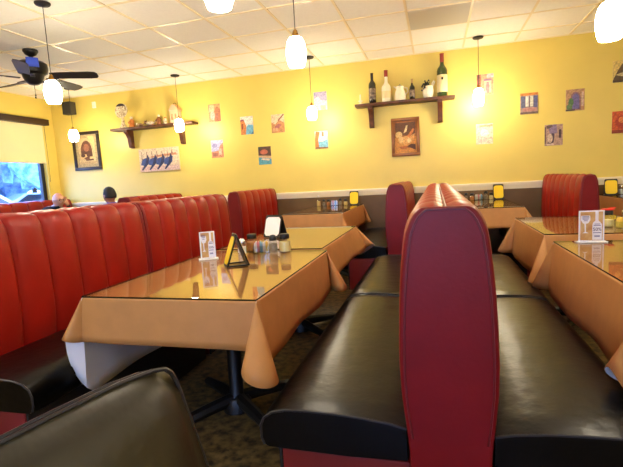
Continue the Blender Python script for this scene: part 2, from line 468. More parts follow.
def sdir(n, tilt):
    a = math.radians(tilt); return Vector((n.x * math.sin(a), n.y * math.sin(a), -math.cos(a)))
def cloth(label, x0, x1, y0, y1, h, d, corners=None, tilts=(4, 4, 4, 4), seed=0, group='tan tablecloths'):
    """corners: dict FR/BR/BL/FL -> (tilt of the side before, tilt after, arc, long factor, extra outward dir or None)"""
    corners = corners or {}
    rn = random.Random(seed)
    cx, cy = (x0 + x1) / 2, (y0 + y1) / 2
    hx, hy = (x1 - x0) / 2, (y1 - y0) / 2
    dd = list(d) if isinstance(d, (tuple, list)) else [d] * 4     # drop of the front, right, back, left side
    C = [Vector((-hx, -hy, 0)), Vector((hx, -hy, 0)), Vector((hx, hy, 0)), Vector((-hx, hy, 0))]
    Nn = [Vector((0, -1, 0)), Vector((1, 0, 0)), Vector((0, 1, 0)), Vector((-1, 0, 0))]
    names = ['FL', 'FR', 'BR', 'BL']     # corner i lies before side i
    dflt = (4, 4, 1.35, 1.40, None)
    cols = []       # (base, dir, length, outward, ripple)
    for i in range(4):
        # corner i : previous side i-1, next side i
        tp, tn, arc, lf, ow = corners.get(names[i], dflt)
        sk, ek = (-.12, .42) if (names[i] == 'FL' and dd[i - 1] > dd[i] + .1) else (.05, .95)
        if names[i] == 'FL' and dd[i] > dd[i - 1] + .1: sk, ek = .30, .72
        n0, n1 = Nn[i - 1], Nn[i]
        D0, D1 = sdir(n0, tp), sdir(n1, tn)
        O = Vector(ow).normalized() if ow else (n0 + n1).normalized()
        V = Vector((O.y, -O.x, 0))
        def path(bb, n=24):
            P = []
            for k in range(n + 1):
                s = k / n
                v = D0.lerp(D1, s) + O * (bb * math.sin(PI * s) ** 1.0) + V * (.36 * bb * math.sin(2 * PI * s))
                P.append(v.normalized())
            return P
        lo, hi = 0, 3
        for _ in range(40):
            md = (lo + hi) / 2; P = path(md); L_ = sum(P[k].angle(P[k + 1]) for k in range(24))
            if L_ < arc: lo = md
            else: hi = md
        P = path(lo)
        for k in range(25):
            s = k / 24
            se = min(1, max(0, (s - sk) / (ek - sk))); se = se * se * (3 - 2 * se)
            cols.append((C[i] - (n0 + n1) * .004, P[k], (dd[i - 1] * (1 - se) + dd[i] * se) * (1 + (lf - 1) * math.sin(PI * s) ** 1.3), O, 0))
        # side i from corner i to corner i+1
        te = corners.get(names[(i + 1) % 4], dflt)[0]
        A, B = C[i], C[(i + 1) % 4]; ln = (B - A).length
        ph1, ph2 = rn.uniform(0, 6), rn.uniform(0, 6)
        for k in range(1, 24):
            s = k / 24
            wa = max(0, 1 - s * ln / .38) ** 2; wb = max(0, 1 - (1 - s) * ln / .38) ** 2
            tl = tilts[i] * (1 - wa) * (1 - wb) + tn * wa + te * wb
            rip = .55 * math.sin(s * ln * 13 + ph1) + .45 * math.sin(s * ln * 7.1 + ph2)
            rip *= min(1, 6 * s) * min(1, 6 * (1 - s))
            cols.append((A.lerp(B, s), sdir(n1, tl), dd[i] * (1 + .015 * math.sin(s * 9 + ph2)), n1, rip))
    R = [0, .006, .03, .12, .25, .4, .55, .7, .85, 1.0]
    n = len(cols); vs = []; fs = []
    for q in R:
        for (bp, D, L_, O, rip) in cols:
            rr = q if q > .02 else q
            p = bp + D * (L_ * rr) + O * (rip * .009 * q)
            if q == 0: p = bp - O * .004 + Vector((0, 0, .0))
            elif q == .006: p = bp + Vector((0, 0, -.002)) + D * .001
            vs.append(p)
    for j in range(len(R) - 1):
        for k in range(n):
            l = (k + 1) % n
            fs.append((j * n + k, (j + 1) * n + k, (j + 1) * n + l, j * n + l))
    fs.append(tuple(range(n)))
    b = MB(); b.add(vs, fs)
    o = b.build('tablecloth', [M_cloth, M_clothw], loc=(cx, cy, h - .0075), angle=60, recalc=False)
    # orient: top n-gon must look up
    if o.data.polygons[-1].normal.z < 0: o.data.flip_normals()
    md = o.modifiers.new('thickness', 'SOLIDIFY'); md.thickness = .0022; md.offset = -1; md.material_offset = 1; md.use_rim = True
    return tag(o, label, 'tablecloth', group)
def glass_top(label, x0, x1, y0, y1, h, group='glass table sheets'):
    b = MB(); z0, z1 = h - .0068, h
    i = .004
    x0 += i; x1 -= i; y0 += i; y1 -= i
    b.mt(0).add([(x0, y0, z1), (x1, y0, z1), (x1, y1, z1), (x0, y1, z1)], [(0, 1, 2, 3)])
    b.add([(x0, y0, z0), (x1, y0, z0), (x1, y1, z0), (x0, y1, z0)], [(3, 2, 1, 0)])
    b.mt(1).add([(x0, y0, z0), (x1, y0, z0), (x1, y1, z0), (x0, y1, z0), (x0, y0, z1), (x1, y0, z1), (x1, y1, z1), (x0, y1, z1)],
          [(0, 1, 5, 4), (1, 2, 6, 5), (2, 3, 7, 6), (3, 0, 4, 7)])
    o = b.build('glass_sheet', [M_glass, M_gedge], smooth=False, recalc=False)
    return tag(o, label, 'glass sheet', group)

T1 = (-1.445, -.65, 1.50, 2.64); T2 = (-1.445, -.70, 2.70, 3.97)
R1 = (.645, 1.44, 1.60, 2.86); R2 = (.665, 1.44, 3.17, 4.30)
HW = .825
T3 = (-1.68, -.98, 4.74, 6.22); R3 = (.13, .83, 4.74, 6.22); R4 = (1.90, 2.65, 4.74, 6.22)
L0 = (-5.15, -4.45, 4.9, 6.22)
TH = .762
table('dining table nearest the viewer, its black pedestal showing beside the aisle seat', *T1, TH)
table('dining table with the white tent card, behind the nearest one', *T2, TH)
table('dining table at the right with the 50% sign, by the nearest centre bench', *R1, TH)
table('dining table at the right with the red lidded jar', *R2, TH)
table('dining table at the back wall under the two photos by the hanging lamp', *T3, HW)
table('dining table at the back wall right of the still life, behind the centre bench', *R3, HW)
table('dining table at the back wall at the right edge, beyond the red booth end', *R4, HW)
OUT = (-.85, -.5, 0)
cloth('tan tablecloth on the nearest table, white underside showing at its left corner', *T1, TH, (.185, .24, .19, .43),
      {'FL': (4, 7, 1.2, 1.0, (-1, -.6, 0)), 'FR': (7, 7, 1.5, 1.45, (.25, -1, 0)), 'BR': (4, 1, 1.25, 1.2, (1, -.25, 0)), 'BL': (1, 4, .5, 1.0, (-1, -.3, 0))}, (5, 6, 1, 5), 1)
cloth('tan tablecloth on the second left table, its far corner flaring over the aisle seat', *T2, TH, (.19, .21, .27, .2),
      {'FL': (4, 1, .5, 1.0, (-1, .3, 0)), 'FR': (1, 6, 1.0, 1.15, (1, .2, 0)), 'BR': (26, 8, 1.4, 1.0, (1, .3, 0)), 'BL': (6, 6, 1.2, 1.3, None)}, (1, 14, 5, 8), 2)
cloth('brown tablecloth under the 50% sign, white underside at its near corner', *R1, TH, (.42, .2, .19, .285),
      {'FL': (10, 8, 1.75, .86, (-.64, -.78, 0)), 'BL': (3, 5, 1.2, 1.2, (-.3, .9, 0)), 'FR': (6, 6, 1.2, 1.3, None), 'BR': (4, 4, 1.2, 1.3, None)}, (5, 4, 4, 9), 3)
cloth('brown tablecloth on the right table carrying the red lidded jar', *R2, TH, (.25, .2, .2, .31),
      {'FL': (5, 5, 1.4, 1.25, (-.35, -.9, 0)), 'BL': (3, 5, 1.2, 1.2, (-.7, .7, 0)), 'FR': (6, 6, 1.2, 1.3, None), 'BR': (4, 4, 1.2, 1.3, None)}, (5, 4, 4, 6), 4)
cloth('brown tablecloth at the back wall under the row of shakers left of the still life', *T3, HW, (.2, .25, .2, .2),
      {'FL': (5, 5, 1.3, 1.35, None), 'FR': (5, 5, 1.3, 1.3, (.5, -.9, 0)), 'BR': (6, 1, 1.0, 1.15, (1, -.3, 0)), 'BL': (6, 2, 1.2, 1.3, (-1, 0, 0))}, (4, 6, 1, 5), 5)
cloth('brown tablecloth at the back wall behind the centre bench', *R3, HW, .2,
      {'FL': (5, 5, 1.3, 1.35, None), 'FR': (6, 9, 1.4, 1.4, (.8, -.6, 0)), 'BR': (5, 2, 1.3, 1.4, (1, 0, 0)), 'BL': (6, 2, 1.2, 1.3, (-1, 0, 0))}, (4, 10, 1, 5), 6)
cloth('brown tablecloth at the back wall at the right edge', *R4, HW, .2,
      {'BR': (5, 2, 1.3, 1.4, (1, 0, 0)), 'BL': (6, 2, 1.2, 1.3, (-1, 0, 0))}, (4, 10, 1, 5), 7)
for tb, lb in ((T1, 'clear glass sheet with dark edge on the nearest table, under the yellow tent card'), (T2, 'clear glass sheet on the second left table, under the white tent card'),
               (R1, 'clear glass sheet on the right table mirroring the 50% sign'), (R2, 'clear glass sheet on the right table under the red lidded jar')):
    glass_top(lb, *tb, TH)
glass_top('clear glass sheet on the back wall table left of the still life', *T3, HW)
glass_top('clear glass sheet on the back wall table behind the centre bench', *R3, HW)
glass_top('clear glass sheet on the back wall table at the right edge', *R4, HW)

# ------------------------------------------------------------------ things on the tables
def jar(kind, label, x, y, z, group, s=1.0):
    """glass shaker with contents and cap"""
    names = {'cheese': 'cheese_shaker', 'chili': 'chili_shaker', 'pepper': 'pepper_shaker', 'salt': 'salt_shaker', 'red': 'spice_jar', 'oil': 'oil_bottle'}
    t = thing(names[kind], label, 'shaker' if kind != 'oil' else 'bottle', (x, y, z), 0, group)
    if kind in ('cheese', 'chili', 'red'):
        pr = [(.030, 0), (.034, .004), (.035, .03), (.033, .055), (.026, .072), (.024, .082)]
        cont, ch, lid = {'cheese': (M_cheese, .058, M_lid), 'chili': (M_chili, .056, M_lid), 'red': (M_cheese, .045, M_lid)}[kind]
        MB().lathe([(a * s, b * s) for a, b in pr], 20).build('glass_body', M_glassj, t)
        MB().lathe([(.028 * s, .003 * s), (.032 * s, .006 * s), (.0325 * s, .03 * s), (.031 * s, ch * s), (.004 * s, (ch + .004) * s)], 18).build('contents', cont, t)
        lp = MB().lathe([(.027 * s, .076 * s), (.0285 * s, .078 * s), (.0285 * s, .098 * s), (.026 * s, .103 * s), (.012 * s, .105 * s)], 20).build('lid', lid, t)
        if kind == 'red':
            MB().lathe([(.034 * s, .1055 * s), (.036 * s, .108 * s), (.034 * s, .113 * s), (.01 * s, .115 * s)], 20).build('lid', M_redlid, t)
            MB().box(.005 * s, .04 * s, -.012 * s, .012 * s, .1155 * s, .120 * s, .001).build('flap', M_redlid, lp)
    elif kind in ('pepper', 'salt'):
        MB().lathe([(.019 * s, 0), (.021 * s, .004 * s), (.020 * s, .045 * s), (.016 * s, .06 * s)], 16).build('glass_body', M_glassj, t)
        MB().lathe([(.0175 * s, .003 * s), (.0185 * s, .006 * s), (.018 * s, .042 * s), (.003 * s, .045 * s)], 14).build('contents', M_pepper if kind == 'pepper' else M_salt, t)
        MB().lathe([(.0175 * s, .058 * s), (.018 * s, .06 * s), (.0175 * s, .074 * s), (.012 * s, .082 * s), (.003 * s, .085 * s)], 16).build('cap', M_lid if kind == 'pepper' else M_steel, t)
    else:
        MB().lathe([(.026, 0), (.028, .004), (.028, .07), (.022, .09), (.011, .105), (.010, .13)], 18).build('glass_body', M_glassj, t)
        MB().lathe([(.0245, .003), (.026, .006), (.026, .066), (.004, .07)], 16).build('contents', mat('oil', (232, 206, 130), .4), t)
        MB().lathe([(.012, .128), (.013, .13), (.012, .145), (.004, .148)], 14).build('cap', M_white, t)
    return t
PK = [mat('packet_white', (244, 242, 240), .6), mat('packet_pink', (236, 150, 160), .6), mat('packet_blue', (140, 190, 226), .6), mat('packet_yellow', (246, 216, 96), .6)]
def caddy(label, x, y, z, rz, group, pal=(0, 1, 2, 3, 0)):
    t = thing('sweetener_caddy', label, 'caddy', (x, y, z), rz, group)
    b = MB()
    w_, d_, h_ = .05, .035, .045
    b.box(-w_, w_, -d_, d_, 0, .004); b.box(-w_, w_, -d_, -d_ + .003, .004, h_); b.box(-w_, w_, d_ - .003, d_, .004, h_)
    b.box(-w_, -w_ + .003, -d_ + .003, d_ - .003, .004, h_); b.box(w_ - .003, w_, -d_ + .003, d_ - .003, .004, h_)
    b.build('glass_box', M_glassj, t, smooth=False)
    for i, p in enumerate(pal):
        pk = MB()
        xx = -w_ + .008 + i * (2 * w_ - .012) / len(pal)
        for j in range(3):
            pk.box(xx + j * .0045, xx + j * .0045 + .003, -.026, .026, .005, .062 + .005 * ((i + j) % 3), .0008, 1, M=T(0, 0, 0))
        pk.build('packets', PK[p], t, smooth=False)
    return t
def rrect(w_, h_, r_, n=5, z0=0):
    P = []
    for (cx, cz, a0) in ((w_ - r_, h_ - r_, 0), (-w_ + r_, h_ - r_, PI / 2), (-w_ + r_, r_, PI), (w_ - r_, r_, 1.5 * PI)):
        for k in range(n + 1):
            a = a0 + PI / 2 * k / n; P.append((cx + r_ * math.cos(a), z0 + cz + r_ * math.sin(a)))
    return P
def tent(label, x, y, z, rz, cardm, group, h=.165, hw=.055, clip=False, spread=.058):
    """black plastic A-frame stand, card on both slopes"""
    t = thing('tent_card', label, 'table sign', (x, y, z), rz, group)
    an = math.atan2(spread, h)
    ln = math.hypot(spread, h)
    for s, nm in ((-1, 'front'), (1, 'back')):
        M = T(0, s * spread, 0) @ RX(s * an)
        MB().prism(rrect(hw, ln, .014), -.004, .004, M).build('panel', M_lid, t)
        cr = .018
        if clip:
            W, Hh = hw - .007, ln - .012
            poly = [(-W, .012 + cr), (-W + cr, .012), (W - cr, .012), (W, .012 + cr), (W, Hh - cr), (W - cr, Hh), (-W + cr, Hh), (-W, Hh - cr)]
        else:
            poly = rrect(hw - .006, ln - .024, .03, 6, .012)
        a, b_ = (-.0062, -.0042) if s < 0 else (.0042, .0062)
        MB().prism(poly, a, b_, M).build('card', cardm, t, smooth=False)
    MB().box(-hw, -hw + .012, -spread, spread, .001, .009, .001).build('base_strut', M_lid, t)
    MB().box(hw - .012, hw, -spread, spread, .001, .009, .001).build('base_strut', M_lid, t)
    MB().tube([(-hw * .9, 0, h), (hw * .9, 0, h)], .006, 8).build('hinge', M_lid, t)
    return t
def text_mesh(txt, size):
    cu = bpy.data.curves.new('tmp', 'FONT'); cu.body = txt; cu.size = size; cu.align_x = 'CENTER'; cu.extrude = .0003
    o = bpy.data.objects.new('tmp', cu); COL.objects.link(o)
    dg = bpy.context.evaluated_depsgraph_get(); dg.update()
    me = bpy.data.meshes.new_from_object(o.evaluated_get(dg))
    vs = [v.co.copy() for v in me.vertices]; fs = [tuple(p.vertices) for p in me.polygons]
    bpy.data.objects.remove(o); bpy.data.curves.remove(cu); bpy.data.meshes.remove(me)
    return vs, fs
M_acr = mat_glass('acrylic', (252, 252, 252), 1.45, .02)
M_cardbg = mat('warm_card', (226, 190, 120), .6, rgb2=(196, 140, 80), vscale=18)
M_ink = mat('blue_ink', (70, 74, 130), .6)
M_inkd = mat('dark_ink', (40, 36, 48), .6)
M_paper = mat('white_paper', (250, 250, 250), .5)
def acrylic_sign(label, x, y, z, rz, group, W=.064, Hh=.178):
    t = thing('menu_holder', label, 'table sign', (x, y, z), rz, group)
    MB().box(-W - .012, W + .012, -.026, .026, 0, .006, .001).build('base', M_white, t)
    MB().box(-W, W, -.0045, .0045, .0065, Hh, .001).build('acrylic_holder', M_acr, t, smooth=False)
    b = MB()
    b.mt(0).box(-W, W, -.003, .003, .0075, Hh - .001)
    b.mt(1).box(-W + .008, W - .008, -.0036, -.003, .012, Hh - .008)
    # wine glass and bottle outlines in white
    gl = [(-.052, .150), (-.054, .125), (-.044, .108), (-.036, .104), (-.034, .06), (-.046, .052), (-.014, .052), (-.028, .06), (-.028, .104), (-.016, .108), (-.006, .125), (-.008, .150)]
    bo = [(.004, .014), (.052, .014), (.052, .098), (.044, .112), (.034, .120), (.034, .172), (.018, .172), (.018, .120), (.008, .112), (.004, .098)]
    k_ = W / .064
    b.mt(0)
    kz = (Hh - .006) / .172
    b.prism([(a * k_, c * min(1, kz)) for a, c in gl], -.0042, -.0036); b.prism([(a * k_, c * min(1, kz)) for a, c in bo], -.0042, -.0036)
    b.mt(2)
    for zz, x0_, x1_ in ((.143, -.047, -.013), (.136, -.048, -.012), (.129, -.045, -.015), (.120, -.04, -.02)):
        b.box(x0_ * k_, x1_ * k_, -.0046, -.0042, zz, zz + .003)
    for zz, x0_, x1_ in ((.092, .010, .046), (.100, .014, .042), (.052, .008, .048), (.035, .014, .042), (.030, .014, .042)):
        b.box(x0_ * k_, x1_ * k_, -.0046, -.0042, zz, zz + .003)
    b.build('card', [M_paper, M_cardbg, M_ink], t, smooth=False)
    vs, fs = text_mesh('50%', .026 * k_)
    MB().add(vs, fs, T(.028 * k_, -.0048, .064) @ RX(PI / 2)).build('lettering', M_inkd, t, smooth=False)
    return t
G1 = 'condiments on the nearest table'; ZT = TH + .0006
acrylic_sign('narrow upright menu holder on the nearest table, beside the red bench', -1.298, 2.34, ZT, .55, 'menu holders', W=.044, Hh=.165)
tent('yellow and black tent card standing edge-on on the nearest table', -1.035, 2.16, ZT, -.95, M_yel, 'tent cards')
jar('salt', 'small steel capped salt shaker just behind the yellow tent card', -1.15, 2.50, ZT, G1, 1.15)
jar('salt', 'small steel capped shaker half hidden by the yellow tent card', -1.185, 2.55, ZT, G1, 1.0)
jar('chili', 'black lidded jar of red flakes between yellow tent card and sugar packets', -1.135, 2.615, ZT, G1, 1.08)
caddy('glass caddy of pastel sugar packets on the nearest table', -1.05, 2.56, ZT, .25, G1, (0, 1, 2, 0, 3))
jar('pepper', 'black capped pepper shaker between sugar packets and cheese jar', -.972, 2.56, ZT, G1, 1.3)
jar('cheese', 'black lidded jar of cream coloured cheese nearest the table edge', -.905, 2.585, ZT, G1, 1.08)
tent('black tent card with white clipped-corner card on the second left table', -1.24, 3.33, ZT, -.25, mat('white_card', (246, 242, 236), .5), 'tent cards', h=.165, hw=.075, clip=True)
acrylic_sign('upright 50% sign with wine glass on the right table', .823, 2.79, ZT, .06, 'menu holders')
G2 = 'condiments on the right table'
jar('red', 'jar with black and red lid on the second right table', 1.125, 3.48, ZT, G2, 1.1)
jar('chili', 'low jar with brown contents beside the red lidded jar', 1.05, 3.62, ZT, G2, .8)
caddy('caddy of yellow and white sugar packets right of the red lidded jar', 1.20, 3.40, ZT, .1, G2, (3, 3, 0, 3, 0))
jar('salt', 'white salt shaker right of the yellow sugar packets', 1.26, 3.56, ZT, G2, 1.3)
ZH = HW + .0006; YT = 6.10
G3 = 'condiments on the back wall table left of the still life'
jar('oil', 'slim bottle at the left end of the row of shakers, left of the still life', -1.595, YT, ZH, G3)
jar('pepper', 'black capped shaker beside the slim bottle on the back wall table', -1.52, YT, ZH, G3, 1.1)
jar('chili', 'pinkish jar third from the slim bottle on the back wall table', -1.45, YT, ZH, G3, .85)
caddy('sugar caddy in the middle of the row of shakers left of the still life', -1.37, YT, ZH, .1, G3, (0, 1, 0, 2, 0))
jar('pepper', 'black capped shaker just right of the sugar caddy on the left back table', -1.285, YT, ZH, G3, 1.15)
jar('cheese', 'small cheese jar next to the yellow card on the left back table', -1.21, YT, ZH, G3, .8)
tent('yellow tent card on the back wall table left of the still life booth', -1.09, YT + .02, ZH, .05, M_yel, 'tent cards', h=.18, hw=.062)
G4 = 'condiments on the back wall table behind the centre bench'
jar('oil', 'slim clear bottle leftmost on the table behind the centre bench', .257, YT, ZH, G4)
jar('pepper', 'black capped shaker second on the table behind the centre bench', .368, YT, ZH, G4, 1.15)
jar('chili', 'brown jar left of the sugar caddy behind the centre bench', .44, YT, ZH, G4, .85)
caddy('sugar caddy on the table behind the centre bench', .52, YT, ZH, .05, G4, (0, 0, 1, 0, 2))
jar('pepper', 'tall black capped shaker right of the caddy behind the centre bench', .605, YT, ZH, G4, 1.35)
jar('cheese', 'white jar beside the yellow card behind the centre bench', .668, YT, ZH, G4, .8)
tent('yellow tent card on the back wall table behind the centre bench', .755, YT + .02, ZH, 0, M_yel, 'tent cards', h=.18, hw=.062)
tent('yellow tent card on the back wall table at the right edge', 1.99, YT - .02, ZH, -.2, M_yel, 'tent cards', h=.18, hw=.066)
jar('salt', 'white shaker right of the yellow card at the right edge', 2.105, YT, ZH, 'condiments at the right edge', 1.4)
jar('cheese', 'jar at the right edge beyond the white shaker', 2.19, YT, ZH, 'condiments at the right edge', 1)

# ------------------------------------------------------------------ near black chair
ch = thing('padded_chair', 'black vinyl padded chair back with piped corner in the near left corner', 'chair', (-.487, .475, .012), 0)
# local x : seat direction (+x), y : along the back
ch.rotation_euler = (0, 0, math.radians(-12.5))
rec = math.radians(17)
bb = bmesh.new(); bmesh.ops.create_cube(bb, size=1)
bmesh.ops.subdivide_edges(bb, edges=bb.edges[:], cuts=9, use_grid_fill=True)
for v in bb.verts:
    u, yv, zv = v.co.x, v.co.y * 2, v.co.z * 2      # u -.5..5 thickness, yv,zv -1..1
    ex = (1 - .55 * abs(yv) ** 6) * (1 - .5 * abs(zv) ** 8)
    wy = .225 + .016 * (1 - zv) / 2
    rz_ = (1 - .085 * abs(yv) ** 5) if zv > 0 else 1
    v.co = Vector((u * .085 * ex + (.012 * (1 - yv * yv) * (1 - zv * zv) * (1 if u > 0 else -1)), yv * wy * (1 - .04 * max(0, zv) ** 10), .235 * zv * rz_))
bk = MB().bm(bb, T(0, 0, .63) @ RY(-rec))
M_chair = mat('olive_black_vinyl', (46, 40, 22), .40, var=.3, vscale=5, bump=.45, bscale=14, spec=.5)
bko = bk.build('backrest', M_chair, ch, angle=80)
def backpt(u, yv, zv):
    wy = .225 + .016 * (1 - zv) / 2
    return T(0, 0, .63) @ RY(-rec) @ Vector((u, yv * wy * .99, .235 * zv))
for u in (-.018, .018):
    MB().tube([backpt(u, s, z) for s, z in [(.995, -1), (1.0, -.5), (1.0, 0), (1.0, .5), (.99, .82), (.965, .90), (.92, .945), (.8, .975), (.5, 1.0), (0, 1.005), (-.5, 1.0), (-.8, .975), (-.92, .945), (-.965, .90), (-.99, .82), (-1, 0), (-.995, -1)]], .0045, 6).build('piping', M_blackp, bko)
st = MB().box(.045, .45, -.22, .22, .40, .47, .028, 4).build('seat', M_chair, ch)
for sx in (.07, .42):
    for sy in (-.19, .19):
        MB().tube([(sx, sy, 0), (sx, sy, .40)], .016, 10).build('leg', M_iron, ch)
for sy in (-.19, .19):
    MB().tube([(.07, sy, .35), (.075, sy * 1.0, .42), backpt(-.01, sy / .24, -.85)], .013, 8).build('back_support', M_iron, ch)

# ------------------------------------------------------------------ pendant lamps
def pendant(label, x, y, zb, h=.20, r=.067, group='hanging lamps'):
    t = thing('pendant_lamp', label, 'lamp', (x, y, ZC), 0, group)
    MB().lathe([(.062, -.001), (.062, -.008), (.055, -.018), (.02, -.026), (.006, -.03)], 24).build('canopy', M_iron, t)
    zt = zb + h - ZC
    MB().tube([(0, 0, -.028), (0, 0, zt + .045)], .0032, 6).build('cord', M_iron, t)
    MB().lathe([(.006, zt + .05), (.014, zt + .04), (.022, zt + .015), (.026, zt - .004)], 18).build('socket_cap', M_brass, t)
    q = [(.40, 1.0), (.62, .96), (.80, .86), (.93, .70), (1.0, .50), (.98, .33), (.90, .16), (.80, .05), (.74, 0.0)]
    MB().lathe([(r * a, zb - ZC + h * c) for a, c in q], 28, cap=True).build('glass_shade', M_shade, t)
    return t
pendant('lit white glass hanging lamp in front of the ceiling fan', -3.09, 3.18, 1.955, .185)
pendant('lit hanging lamp cut off by the top edge above the nearest table', -.88, 1.86, 1.945)
pendant('lit hanging lamp with short visible cord over the second left table', -.885, 3.0, 1.955, .19)
pendant('lit hanging lamp cut at the upper right corner, over the right table', .865, 2.7, 1.815, .185)
pendant('small lit hanging lamp in front of the dark framed picture', -5.27, 5.72, 1.975, .17, .066)
pendant('small lit hanging lamp in front of the figurine shelf', -3.50, 5.79, 1.985, .17, .066)
pendant('small lit hanging lamp between the prints and the wine bottle shelf', -1.535, 5.77, 1.97, .17, .066)
pendant('small lit hanging lamp right of the wine bottle shelf', .513, 5.875, 1.97, .20, .062)

# ------------------------------------------------------------------ ceiling fan
fn = thing('ceiling_fan', 'dark ceiling fan with blue patch on its motor', 'fan', (-4.21, 4.09, ZC))
M_fan = mat('dark_fan_metal', (26, 24, 26), .35, metal=.4)
M_bladef = mat('fan_blade_wood', (40, 32, 28), .45, var=.2)
MB().lathe([(.075, -.001), (.075, -.02), (.055, -.05), (.022, -.07), (.018, -.075)], 24).build('canopy', M_fan, fn)
MB().tube([(0, 0, -.07), (0, 0, -.13)], .014, 10).build('downrod', M_fan, fn)
MB().lathe([(.04, -.115), (.12, -.128), (.148, -.15), (.152, -.20), (.142, -.245), (.11, -.262), (.10, -.30), (.08, -.34), (.05, -.365), (.02, -.37)], 32).build('motor', M_fan, fn)
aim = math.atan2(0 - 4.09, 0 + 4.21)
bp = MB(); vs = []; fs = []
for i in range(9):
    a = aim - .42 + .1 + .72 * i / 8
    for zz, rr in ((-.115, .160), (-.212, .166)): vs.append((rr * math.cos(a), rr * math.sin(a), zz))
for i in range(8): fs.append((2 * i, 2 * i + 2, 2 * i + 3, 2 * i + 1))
bpo = bp.add(vs, fs).build('blue_patch', mat('matt_blue', (62, 92, 222), .6), fn, recalc=False)  # curved blue patch standing just off the motor side
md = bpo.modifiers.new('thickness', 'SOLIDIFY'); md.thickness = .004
for i in range(5):
    A = math.radians(26) + i * 2 * PI / 5
    R_ = RZ(A)
    MB().box(.13, .26, -.022, .022, -.312, -.304, .002, M=R_).build('blade_iron', M_fan, fn)
    pl = [(.20, -.055), (.30, -.062), (.60, -.07), (.66, -.06), (.68, -.03), (.68, .03), (.66, .06), (.60, .07), (.30, .062), (.20, .055)]
    n = len(pl)
    b = MB(); b.add([(x, y, -.303) for x, y in pl] + [(x, y, -.295) for x, y in pl],
                    [tuple(range(n - 1, -1, -1)), tuple(range(n, 2 * n))] + [(k, (k + 1) % n, n + (k + 1) % n, n + k) for k in range(n)], R_ @ RX(math.radians(-15)))
    b.build('blade', M_bladef, fn, smooth=False)
MB().tube([(.03, -.03, -.355), (.03, -.03, -.50)], .002, 6).ball((.03, -.03, -.51), .009, 1, (1, 1, 1.6)).build('pull_chain', M_iron, fn)
MB().tube([(-.03, .03, -.355), (-.03, .03, -.46)], .002, 6).ball((-.03, .03, -.47), .009, 1, (1, 1, 1.6)).build('pull_chain', M_iron, fn)

# speaker, sensor, grey ceiling panel
sp = thing('wall_speaker', 'small dark loudspeaker high on the back wall by the corner', 'speaker', (-5.76, YW, 2.575))
MB().box(-.085, .085, -.15, -.03, -.1, .1, .008).build('cabinet', mat('speaker_grey', (66, 60, 46), .7), sp)
MB().box(-.075, .075, -.158, -.150, -.09, .09, .004).build('grille', mat('speaker_grille', (50, 46, 36), .9, bump=.5, bscale=400), sp)
MB().box(-.02, .02, -.03, 0, -.03, .03, .003).build('bracket', M_iron, sp)
sn = thing('wall_sensor', 'small white sensor box on the back wall near the speaker', 'sensor', (-5.33, YW, 2.60))
MB().box(-.03, .03, -.035, 0, -.05, .05, .01, 3).build('housing', M_white, sn)
MB().ball((0, -.034, -.015), .018, 2, (1, .5, 1)).build('lens', M_cream, sn)
vt = thing('ceiling_vent', 'grey ceiling panel set in the tile grid above the wine bottle shelf', 'vent', (TX0 + 1.5 * TS, TY0 - 1.5 * TS, ZC))
M_vent = mat('grey_vent', (212, 206, 190), .6)
MB().box(-.292, .292, -.292, .292, -.004, .004, .002).build('panel', M_vent, vt, smooth=False)
b = MB()
for i in range(26):
    x = -.27 + .54 * i / 25
    b.box(x - .004, x + .004, -.27, .27, -.007, -.0045)
b.build('grille', M_vent, vt, smooth=False)

# ------------------------------------------------------------------ pictures
_pc = {}
def pm(c):
    if c not in _pc:
        _pc[c] = mat('print_%d_%d_%d' % c, c, .55, rgb2=tuple(int(v * .78) for v in c), vscale=60, detail=6)
    return _pc[c]
def art(b, mats, w_, h_, layers, y=-.006):
    """layers: (rgb, polygon in 0..1) drawn over each other on one flat sheet"""
    for i, (c, poly) in enumerate(layers):
        m = pm(c)
        if m not in mats: mats.append(m)
        b.mt(mats.index(m))
        yy = y - .00025 * (i + 1)
        b.add([((u - .5) * w_, yy, (v - .5) * h_) for u, v in poly], [tuple(range(len(poly)))])
def Rc(a, b, c, d): return [(a, b), (c, b), (c, d), (a, d)]
def El(cx, cy, rx, ry, n=16, a0=0, a1=2 * PI): return [(cx + rx * math.cos(a0 + (a1 - a0) * k / (n - 1 if a1 - a0 < 6 else n)), cy + ry * math.sin(a0 + (a1 - a0) * k / (n - 1 if a1 - a0 < 6 else n))) for k in range(n)]
M_board = mat('print_edge', (225, 205, 160), .6)
def print_(label, x, z, w_, h_, layers, group, tilt=0):
    b = MB(); mats = [M_board]
    b.box(-w_ / 2, w_ / 2, -.006, 0, -h_ / 2, h_ / 2)
    art(b, mats, w_, h_, layers)
    o = b.build('wall_print', mats, smooth=False, loc=(x, YW - .0005, z), recalc=False)
    o.rotation_euler = (0, tilt, 0)
    return tag(o, label, 'print', group)
GP = 'small prints between the shelves'; GQ = 'small prints right of the wine shelf'
W5, H5 = .20, .262
print_('small terracotta coloured print, highest by the figurine shelf', -3.199, 2.278, W5, H5,
       [((222, 164, 110), Rc(0, 0, 1, 1)), ((240, 196, 150), Rc(.08, .55, .5, .95)), ((196, 120, 80), [(.5, 0), (1, 0), (1, .7), (.7, .85), (.5, .6)]), ((238, 190, 170), El(.35, .35, .2, .25)), ((180, 110, 90), Rc(.62, .2, .8, .45))], GP)
